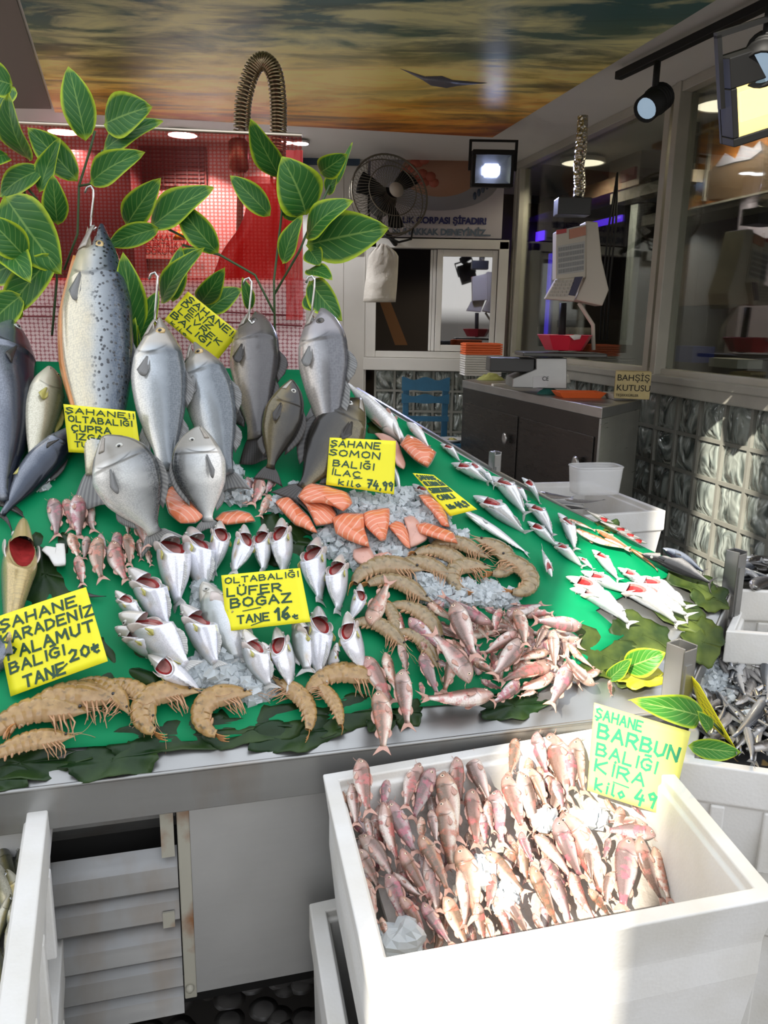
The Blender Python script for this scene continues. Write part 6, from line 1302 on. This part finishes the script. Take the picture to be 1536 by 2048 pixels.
M_LEAFL = leaf_mat('bright_leaf', (.03, .15, .015), (.06, .24, .03), (.40, .52, .03), (.32, .48, .12))
def leaf_geo(mb, base, tip, wid, face, curl=.12, fold=.18):
    ax = tip-base; L = ax.length; a = ax/L; n = (face - a*face.dot(a)).normalized(); s = a.cross(n)
    def f(u, v):
        w_ = wid*.5*(math.sin(pi*u**.85)**.8)*(1-.12*u); t = (v-.5)*2; return base + a*(L*u) + s*(w_*t) + n*(curl*L*(math.sin(pi*u)*.8 - .5*u*u) + fold*w_*abs(t) + .02*L*math.sin(9*u+t*2)*abs(t))
    mb.grid(f, 12, 8); return mb
def branch(label, stem, leaves, Y, rr=.003, m=M_LEAF):
    o = empty('leaf_branch', D(*stem[0][0], Y), label, 'plant', 'variegated plastic leaf branches')
    b = MB()
    for i, s in enumerate(stem): b.tube([D(x, y, Y + .01*math.sin(j+i)) for j, (x, y) in enumerate(s)], rr, 6)
    b.build('stem', M_STEM, o)
    for i, (bx_, by_, tx, ty, w_) in enumerate(leaves):
        y0 = Y + rnd.uniform(-.02, .02); y1 = y0 + rnd.uniform(-.10, .02); B_, T_ = D(bx_, by_, y0), D(tx, ty, y1); pxm = Y/F*1.02
        fc = V((rnd.uniform(-.5, .5), -1, rnd.uniform(-.1, .6))).normalized(); b = MB(); leaf_geo(b, B_, T_, w_*pxm*1.06, fc, rnd.uniform(.03, .14)); b.build('leaf', m, o)
branch('leaf branch rising above the salmon hook', [[(128, 540), (155, 468), (158, 372), (180, 300), (190, 262)], [(158, 372), (180, 368), (205, 300)]], [(172,282,137,130,58),(156,362,54,252,58),(208,248,302,212,78),(205,302,322,238,56),(180,366,284,302,56)], 2.06)
branch('dense leaf branch at the left frame edge, upper part', [[(60, 545), (48, 370), (75, 325)], [(75, 400), (50, 370)]], [(60,322,10,190,84),(85,338,-5,392,52),(78,386,118,275,46),(115,450,105,350,46),(30,175,-40,240,60),(25,170,-50,150,60),(0,232,-60,300,50),(15,310,-40,330,44)], 2.04)
branch('dense leaf branch at the left frame edge, lower part', [[(104, 670), (114, 560), (110, 500), (60, 430)]], [(10,392,122,548,108),(52,516,-30,430,64),(60,520,-40,560,70),(110,508,0,640,66),(45,590,-30,660,70),(30,600,10,640,50),(0,480,60,560,60)], 2.0)
branch('leaf branch between salmon and left sea bass', [[(268, 760), (268, 700), (258, 640)], [(268, 700), (285, 660)]], [(268,682,247,505,60),(270,690,316,582,46),(250,670,238,590,40),(262,742,266,640,44),(262,735,290,690,36),(266,640,280,720,30)], 1.99)
branch('leaf branch reaching right over the tilted card', [[(548, 625), (510, 550), (440, 510), (330, 455), (300, 452)], [(440, 510), (365, 490)]], [(252,452,318,358,54),(300,456,425,372,76),(318,456,212,490,44),(437,508,350,402,54),(322,606,400,495,46),(345,604,362,492,40),(355,540,402,500,44),(400,606,447,540,44),(412,624,482,576,48),(500,620,486,556,26)], 2.10)
branch('leaf branch on the right end of the red screen', [[(550, 690), (548, 560), (562, 440), (570, 360)], [(548, 590), (600, 500), (612, 470)], [(612, 470), (660, 370)]], [(562,358,500,240,54),(540,432,460,350,46),(612,430,566,314,96),(640,345,692,310,44),(672,372,704,284,14),(568,436,600,398,42),(565,528,602,430,42),(612,476,700,398,66),(612,490,776,455,92),(618,498,640,530,40),(614,540,664,556,40),(620,562,682,640,58),(612,590,640,622,40),(655,390,675,340,30)], 2.12)
branch('bright leaf sprig behind the front corner post', [[(1240, 1350), (1262, 1322), (1300, 1300)]], [(1248,1336,1330,1306,62),(1215,1360,1262,1318,34)], 1.45, .0025, M_LEAFL)
branch('bright leaf sprig in front of the corner post', [[(1420, 1440), (1400, 1432), (1380, 1425)], [(1420, 1440), (1450, 1470)]], [(1404,1434,1272,1402,64),(1376,1492,1484,1506,46),(1420,1460,1398,1425,30)], 1.30, .0025, M_LEAFL)
# broad dark leaves lining the rim
M_FIG = NM('dark_fig_leaf'); M_FIG.set(col=M_FIG.mix(M_FIG.ramp(M_FIG.noise(13, M_FIG.co(), 4), [(.4, 0), (.65, 1)]), (.008, .028, .007), (.028, .058, .012)), rough=.38, spec=.3); M_FIG.bump(M_FIG.noise(30, M_FIG.co(), 3), .4, .004); M_FIG = M_FIG.m
M_FIGO = NM('olive_fig_leaf'); M_FIGO.set(col=M_FIGO.mix(M_FIGO.ramp(M_FIGO.noise(11, M_FIGO.co(), 4), [(.4, 0), (.65, 1)]), (.018, .036, .008), (.085, .115, .02)), rough=.5, spec=.2); M_FIGO.bump(M_FIGO.noise(30, M_FIGO.co(), 3), .4, .004); M_FIGO = M_FIGO.m
M_FIGY = mat('yellow_leaf', (.52, .50, .03), .4, var=.2, vs=20)
def fig(px, py, rx, ry, rot, lab, m=M_FIG, lift=.006, PL=S, seed=0):
    b = MB(); ca, sa = math.cos(rot), math.sin(rot)
    def f(u, v):
        a = 2*pi*u; k = v*(1 + .11*math.cos(5*a+seed) + .06*math.sin(11*a+seed*2)); x, y = rx*k*math.cos(a), ry*k*math.sin(a); q = PL(px + x*ca - y*sa, py + x*sa + y*ca, lift)
        return q + SN*(.008*noise.noise(q*28 + V((seed, 0, 0))) + .006*v*v*math.sin(5*a))
    b.grid(f, 40, 7); o = b.build('broad_leaf', m, solid=.0012); tag(o, lab, 'leaf', 'broad leaves lining the stall rim')
FG = [(40,1525,130,36,-.1,'dark broad leaf hanging below the lowest shrimps at left'),(225,1520,105,38,-.15,'dark broad leaf on the steel lip left of the notch'),(-20,1560,80,28,-.1,'dark broad leaf at left frame edge over the lip'),(590,1470,95,34,-.15,'dark broad leaf on steel lip below plump shrimp'),(360,1470,160,34,-.12,'dark broad leaf beneath the front curled shrimps'),(500,1450,120,40,-.12,'dark broad leaf beneath the ice at front'),(660,1430,100,40,-.1,'dark broad leaf beneath the arched shrimps'),(1028,1412,70,28,-.15,'dark oval leaf on steel lip under mullet heap'),(762,1438,34,28,0,'dark leaf behind the hanging mullet, left one'),(815,1425,30,30,0,'dark leaf behind the hanging mullet, right one'),(230,1330,90,50,.2,'dark leaf under the lowest bluefish'),(90,1150,55,90,.2,'dark leaf behind the bronze fish'),(560,1080,60,60,.2,'dark leaf beneath the upper bluefish'),(630,1080,50,40,.2,'dark leaf beneath the left salmon fillet')]
for i, a in enumerate(FG): fig(*a, seed=i*1.7)
FO = [(1205,1310,95,45,.35,'olive broad leaf right of the mullet heap'),(1285,1270,70,36,.5,'olive broad leaf under silver fish tails'),(1405,1285,42,50,.3,'olive broad leaf hanging beside the front corner post'),(1345,1215,80,30,.6,'olive broad leaf beneath the white silver fish'),(1385,1165,60,24,.5,'olive broad leaf below the black and white fish'),(1265,1345,50,30,.1,'dark olive leaf behind the corner post'),(1420,1195,40,28,.4,'small olive leaf near right corner post'),(770,870,40,22,.5,'dark leaf at back edge beside black bream'),(1215,1050,24,16,.3,'dark green leaf tip on the right rim')]
for i, a in enumerate(FO): fig(*a, m=M_FIGO, seed=i*2.3+4, lift=.008)
fig(1285, 1357, 46, 20, -.1, 'yellow leaf lying on the rim left of corner post', M_FIGY, .02, seed=3)

# ---------------------------------------------------------------- hand lettered price cards
GL = {'A': [[(0,0),(2,6),(4,0)],[(.8,2.2),(3.2,2.2)]], 'B': [[(0,0),(0,6),(2.6,5.9),(3.2,4.6),(2.4,3.3),(0,3.1)],[(2.4,3.3),(3.8,2),(3,.3),(0,0)]], 'C': [[(3.8,5),(2.4,6),(.6,5),(0,3),(.6,1),(2.4,0),(3.8,.9)]], 'D': [[(0,0),(0,6),(2.4,5.6),(3.8,3.6),(3.2,1.2),(0,0)]], 'E': [[(3.6,6),(0,6),(0,0),(3.6,0)],[(0,3.1),(2.8,3.1)]], 'F': [[(3.6,6),(0,6),(0,0)],[(0,3.1),(2.8,3.1)]], 'G': [[(3.8,5),(2.4,6),(.6,5),(0,3),(.6,1),(2.4,0),(3.8,1),(3.8,2.8),(2.2,2.8)]], 'H': [[(0,0),(0,6)],[(3.6,0),(3.6,6)],[(0,3),(3.6,3)]], 'I': [[(.8,0),(.8,6)]], 'K': [[(0,0),(0,6)],[(3.6,6),(0,2.6),(3.8,0)]], 'L': [[(0,6),(0,0),(3.2,0)]], 'M': [[(0,0),(.4,6),(2.2,2),(4,6),(4.6,0)]], 'N': [[(0,0),(0,6),(3.6,0),(3.6,6)]], 'O': [[(2,6),(.4,5),(0,3),(.4,1),(2,0),(3.6,1),(4,3),(3.6,5),(2,6)]], 'P': [[(0,0),(0,6),(2.8,5.8),(3.6,4.4),(2.6,3),(0,2.8)]], 'R': [[(0,0),(0,6),(2.8,5.8),(3.6,4.4),(2.6,3),(0,2.8)],[(1.4,2.9),(3.8,0)]], 'S': [[(3.6,5.2),(2,6),(.4,5),(.8,3.6),(3,2.6),(3.6,1.2),(2,0),(0,.8)]], 'T': [[(0,6),(4,6)],[(2,6),(2,0)]], 'U': [[(0,6),(.1,1.4),(1.6,0),(3.3,1.2),(3.6,6)]], 'V': [[(0,6),(1.8,0),(3.8,6)]], 'Y': [[(0,6),(1.8,3),(3.6,6)],[(1.8,3),(1.6,0)]], 'Z': [[(0,6),(3.6,6),(0,0),(3.8,0)]], 'k': [[(0,0),(0,6)],[(2.4,4),(0,2),(2.6,0)]], 'i': [[(.6,0),(.6,3.6)],[(.7,5),(.8,5.4)]], 'l': [[(.4,6),(.4,.4),(1.2,0)]], 'o': [[(1.2,3.4),(.1,1.8),(1.2,0),(2.4,1.7),(1.2,3.4)]],
'0': [[(1.6,6),(.2,4),(.2,1.6),(1.6,0),(3.1,1.6),(3.1,4.4),(1.6,6)]], '1': [[(0,4.4),(1.6,6),(1.4,0)]], '2': [[(.1,4.8),(1.4,6),(2.9,5),(2.4,3),(0,0),(3.4,.2)]], '4': [[(1.6,6),(0,2),(3.4,2.2)],[(2.6,4),(2.2,-.4)]], '6': [[(2.8,6),(.6,3.6),(.2,1.4),(1.6,0),(3,1.2),(2.2,2.8),(.5,2)]], '7': [[(0,6),(3.4,6),(1.2,0)],[(.6,3.2),(3,3.3)]], '9': [[(3,4.8),(1.6,6),(.2,4.8),(1.2,3.2),(2.9,4),(3,5),(2.4,0)]], ',': [[(.6,.4),(.2,-1)]], '/': [[(0,0),(2.6,6)]], '-': [[(0,3),(5,3.3)]], '!': [[(.4,6),(.6,2)],[(.5,.3),(.6,0)]], 't': [[(1,5),(.9,1),(1.8,0),(2.6,.6)],[(0,3.4),(2.6,3.8)],[(0,2.4),(2.4,2.8)]], ' ': []}
ACC = {'Ş': ('S', [[(1.8,0),(1.6,-1.1),(.8,-1.3)]]), 'Ç': ('C', [[(2.2,0),(2,-1.1),(1.2,-1.3)]]), 'Ğ': ('G', [[(.8,7.6),(3,7.8)]]), 'İ': ('I', [[(.8,7.2),(1,7.6)]]), 'Ü': ('U', [[(.8,7.2),(1,7.6)],[(2.6,7.2),(2.8,7.6)]]), 'Ö': ('O', [[(1,7.2),(1.2,7.6)],[(2.8,7.2),(3,7.6)]])}
def glyph(ch):
    if ch in ACC: b_, e = ACC[ch]; return GL[b_] + e, max((x for s in GL[b_] for x, y in s))
    g = GL[ch]; return g, (max((x for s in g for x, y in s)) if g else 2.2)
def card(q, label, lines, lift=.05, lean=.22, pen=.85, m=None, ink=None, Y=None, name='price_card'):
    """q: photo corners TL TR BR BL. lines: (text, x0, y0, x1, letter height) in 0..1 card units from the top-left, or strokes."""
    if Y is None:
        bl, br = S(*q[3], lift), S(*q[2], lift); ym = (bl.y+br.y)/2; br, bl = D(*q[2], ym), D(*q[3], ym)
    else: bl, br = D(*q[3], Y), D(*q[2], Y); ym = Y
    hgt = (D(*q[0], ym)-bl).length; tl, tr = D(*q[0], ym + lean*hgt), D(*q[1], ym + lean*hgt)
    n = (br-bl).cross(tl-bl).normalized()
    if n.y > 0: n = -n
    P_ = lambda x, y, o=0: (tl*(1-x) + tr*x)*(1-y) + (bl*(1-x) + br*x)*y + n*(o + .012*((x-.5)**2 - .25)*-.5)
    b = MB(); b.grid(lambda u, v: P_(u, v), 12, 12); cd = b.build(name, m or M_CARD, solid=.0012); tag(cd, label, 'price card', 'yellow price cards')
    if not lines: return cd
    asp = (tr-tl).length / (bl-tl).length; b = MB(); zc = [0.0]
    def stroke(pts, w_):
        pts = [V((x, y, 0)) for x, y in pts]
        for i in range(len(pts)-1):
            p, r = pts[i], pts[i+1]; d = (r-p); zc[0] += 2e-6
            if d.length < 1e-6: continue
            d.normalize(); nx = V((-d.y, d.x, 0))*w_/2; e = d*w_*.35; cs = [p-e+nx*.8, p-e-nx*.8, r+e-nx, r+e+nx]
            b.add([P_(c.x/asp, c.y, .0014+zc[0]) for c in cs], [(0, 1, 2, 3)])
    for t, x0, y0, x1, hh in lines:
        if isinstance(t, (list, tuple)): stroke([(x*asp, y) for x, y in t], hh); continue
        tot = sum(glyph(c)[1]+1.5 for c in t)-1.5; kx = (x1-x0)*asp/tot; x = x0*asp; jit = random.Random(t)
        for c in t:
            g, gw = glyph(c); dy = jit.uniform(-.02, .02)*hh
            for s_ in g: stroke([(x + px*kx + .05*py*kx, y0 + hh + dy - py*hh/6) for px, py in s_], hh*pen*.3)
            x += (gw+1.5)*kx
    b.build('handwriting', ink or M_INK, cd, smooth=False); return cd
card([cA(1155,70), cA(1470,325), cA(1325,505), cA(1010,245)], 'yellow card for sea bass tilted between the two hanging bass', [('ŞAHANE!!', .06, .06, .97, .15), ('DENİZ', .05, .27, .62, .13), ('LEVREK', .08, .46, .88, .13), ('BALIĞI', .03, .66, .74, .15), ('kilo', .1, .88, .4, .09)], Y=2.03, lean=.02)
card([cA(390,762), cA(830,808), cA(868,1078), cA(422,1058)], 'yellow card for gilthead bream stuck against the salmon', [('ŞAHANE!!', .02, .06, .97, .11), ('OLTABALIĞI', .05, .23, .93, .12), ('ÇUPRA', .08, .42, .62, .13), ('IZGARA', .12, .60, .75, .12), ('TUZ', .1, .77, .36, .11), ('kilo', .26, .91, .46, .08)], Y=1.63, lean=.12)
card([cB(733,1052), cB(1175,1075), cB(1162,1432), cB(708,1368)], 'yellow card for salmon standing behind the fillets', [('ŞAHANE', .02, .06, .76, .12), ('SOMON', .01, .25, .76, .12), ('BALIĞI', .08, .47, .68, .12), ('İLAÇ', .06, .66, .48, .11), ([(.40, .80), (.52, .775)], 0, 0, 0, .02), ('kilo', .18, .85, .5, .11), ('74,99', .6, .79, .97, .15)], lift=.055, lean=.35)
card([cR(105,387), cR(203,396), cR(406,556), cR(280,588)], 'narrow yellow card lying among the slim silver fish', [('ŞAHANE', .08, .04, .92, .11), ('OLTABALIĞI', .12, .20, .95, .10), ('SARIKANAT', .1, .36, .95, .11), ('CANLI', .15, .53, .75, .11), ('kilo', .2, .76, .42, .10), ('44,9', .52, .74, .9, .13)], lift=.045, lean=.3)
card([cM(690,628), cM(1138,586), cM(1198,892), cM(722,946)], 'yellow card for bluefish in the middle of the fan of bluefish', [('OLTABALIĞI', .04, .06, .96, .10), ('LÜFER', .05, .25, .72, .14), ('BOĞAZ', .08, .45, .82, .15), ([(.22, .68), (.44, .65)], 0, 0, 0, .02), ('TANE', .14, .76, .52, .13), ([(.30, .95), (.46, .89)], 0, 0, 0, .02), ('16', .60, .70, .76, .20), ('t', .80, .82, .86, .10)], lift=.07, lean=.45)
card([cL(-40,1025), cL(618,806), cL(775,1338), cL(78,1592)], 'large yellow card for bonito at the left frame edge', [('ŞAHANE', .04, .07, .86, .12), ('KARADENİZ', .02, .25, 1.0, .12), ('PALAMUT', .06, .44, .96, .13), ('BALIĞI', .05, .62, .62, .12), ('TANE', .16, .83, .58, .13), ([(.45, .97), (.62, .86)], 0, 0, 0, .02), ('20t', .66, .72, .95, .13)], lift=.055, lean=.5)
M_CARDP = mat('sun_glare_card', (.90, .86, .20), .5)  # card yellow made paler, so burnt-out sun glare is in the colour
M_INKG = mat('green_marker', (.03, .30, .14), .5)
cpl = lambda p: p
bq = [cC(540,72), cC(1092,238), cC(975,728), cC(500,575)]
Yb_ = (C_(*bq[3], .05).y + C_(*bq[2], .06).y)/2
card(bq, 'yellow price card painted pale with sun glare standing in the big mullet box', [('ŞAHANE', .02, .05, .5, .11), ('BARBUN', .06, .22, .92, .15), ('BALIĞI', .06, .44, .72, .13), ('KİRA', .06, .62, .62, .13), ([(.28, .81), (.46, .82)], 0, 0, 0, .02), ('kilo', .08, .83, .42, .13), ('49', .55, .80, .78, .16)], Y=Yb_, lean=.2, m=M_CARDP, ink=M_INKG)
ec = [cE(972,1035), cE(1048,1120), cE(1302,1566), cE(1080,1360)]
tl_, tr_, br2, bl2 = D(*ec[0], 1.42), D(*ec[1], 1.34), D(*ec[2], 1.28), D(*ec[3], 1.37)
b = MB(); b.grid(lambda u, v: (tl_*(1-u) + tr_*u)*(1-v) + (bl2*(1-u) + br2*u)*v, 8, 8); cd = tag(b.build('price_card', M_CARD, solid=.0012), 'yellow price card seen almost edge on before the anchovies', 'price card', 'yellow price cards')
b = MB()
for i in range(7):
    v = .12+.12*i; a, c = (lambda u, v: (tl_*(1-u) + tr_*u)*(1-v) + (bl2*(1-u) + br2*u)*v), None
    for u in (.2, .45, .7): b.tube([a(u, v) + V((0, -.003, .001)), a(u+.12, v+.05) + V((0, -.003, .001))], .0014, 4)
b.build('handwriting', M_INK, cd)
for L_ in ALLK:
    for f in L_: drop(f.o)
for s in K_SH.values(): drop(s.o)
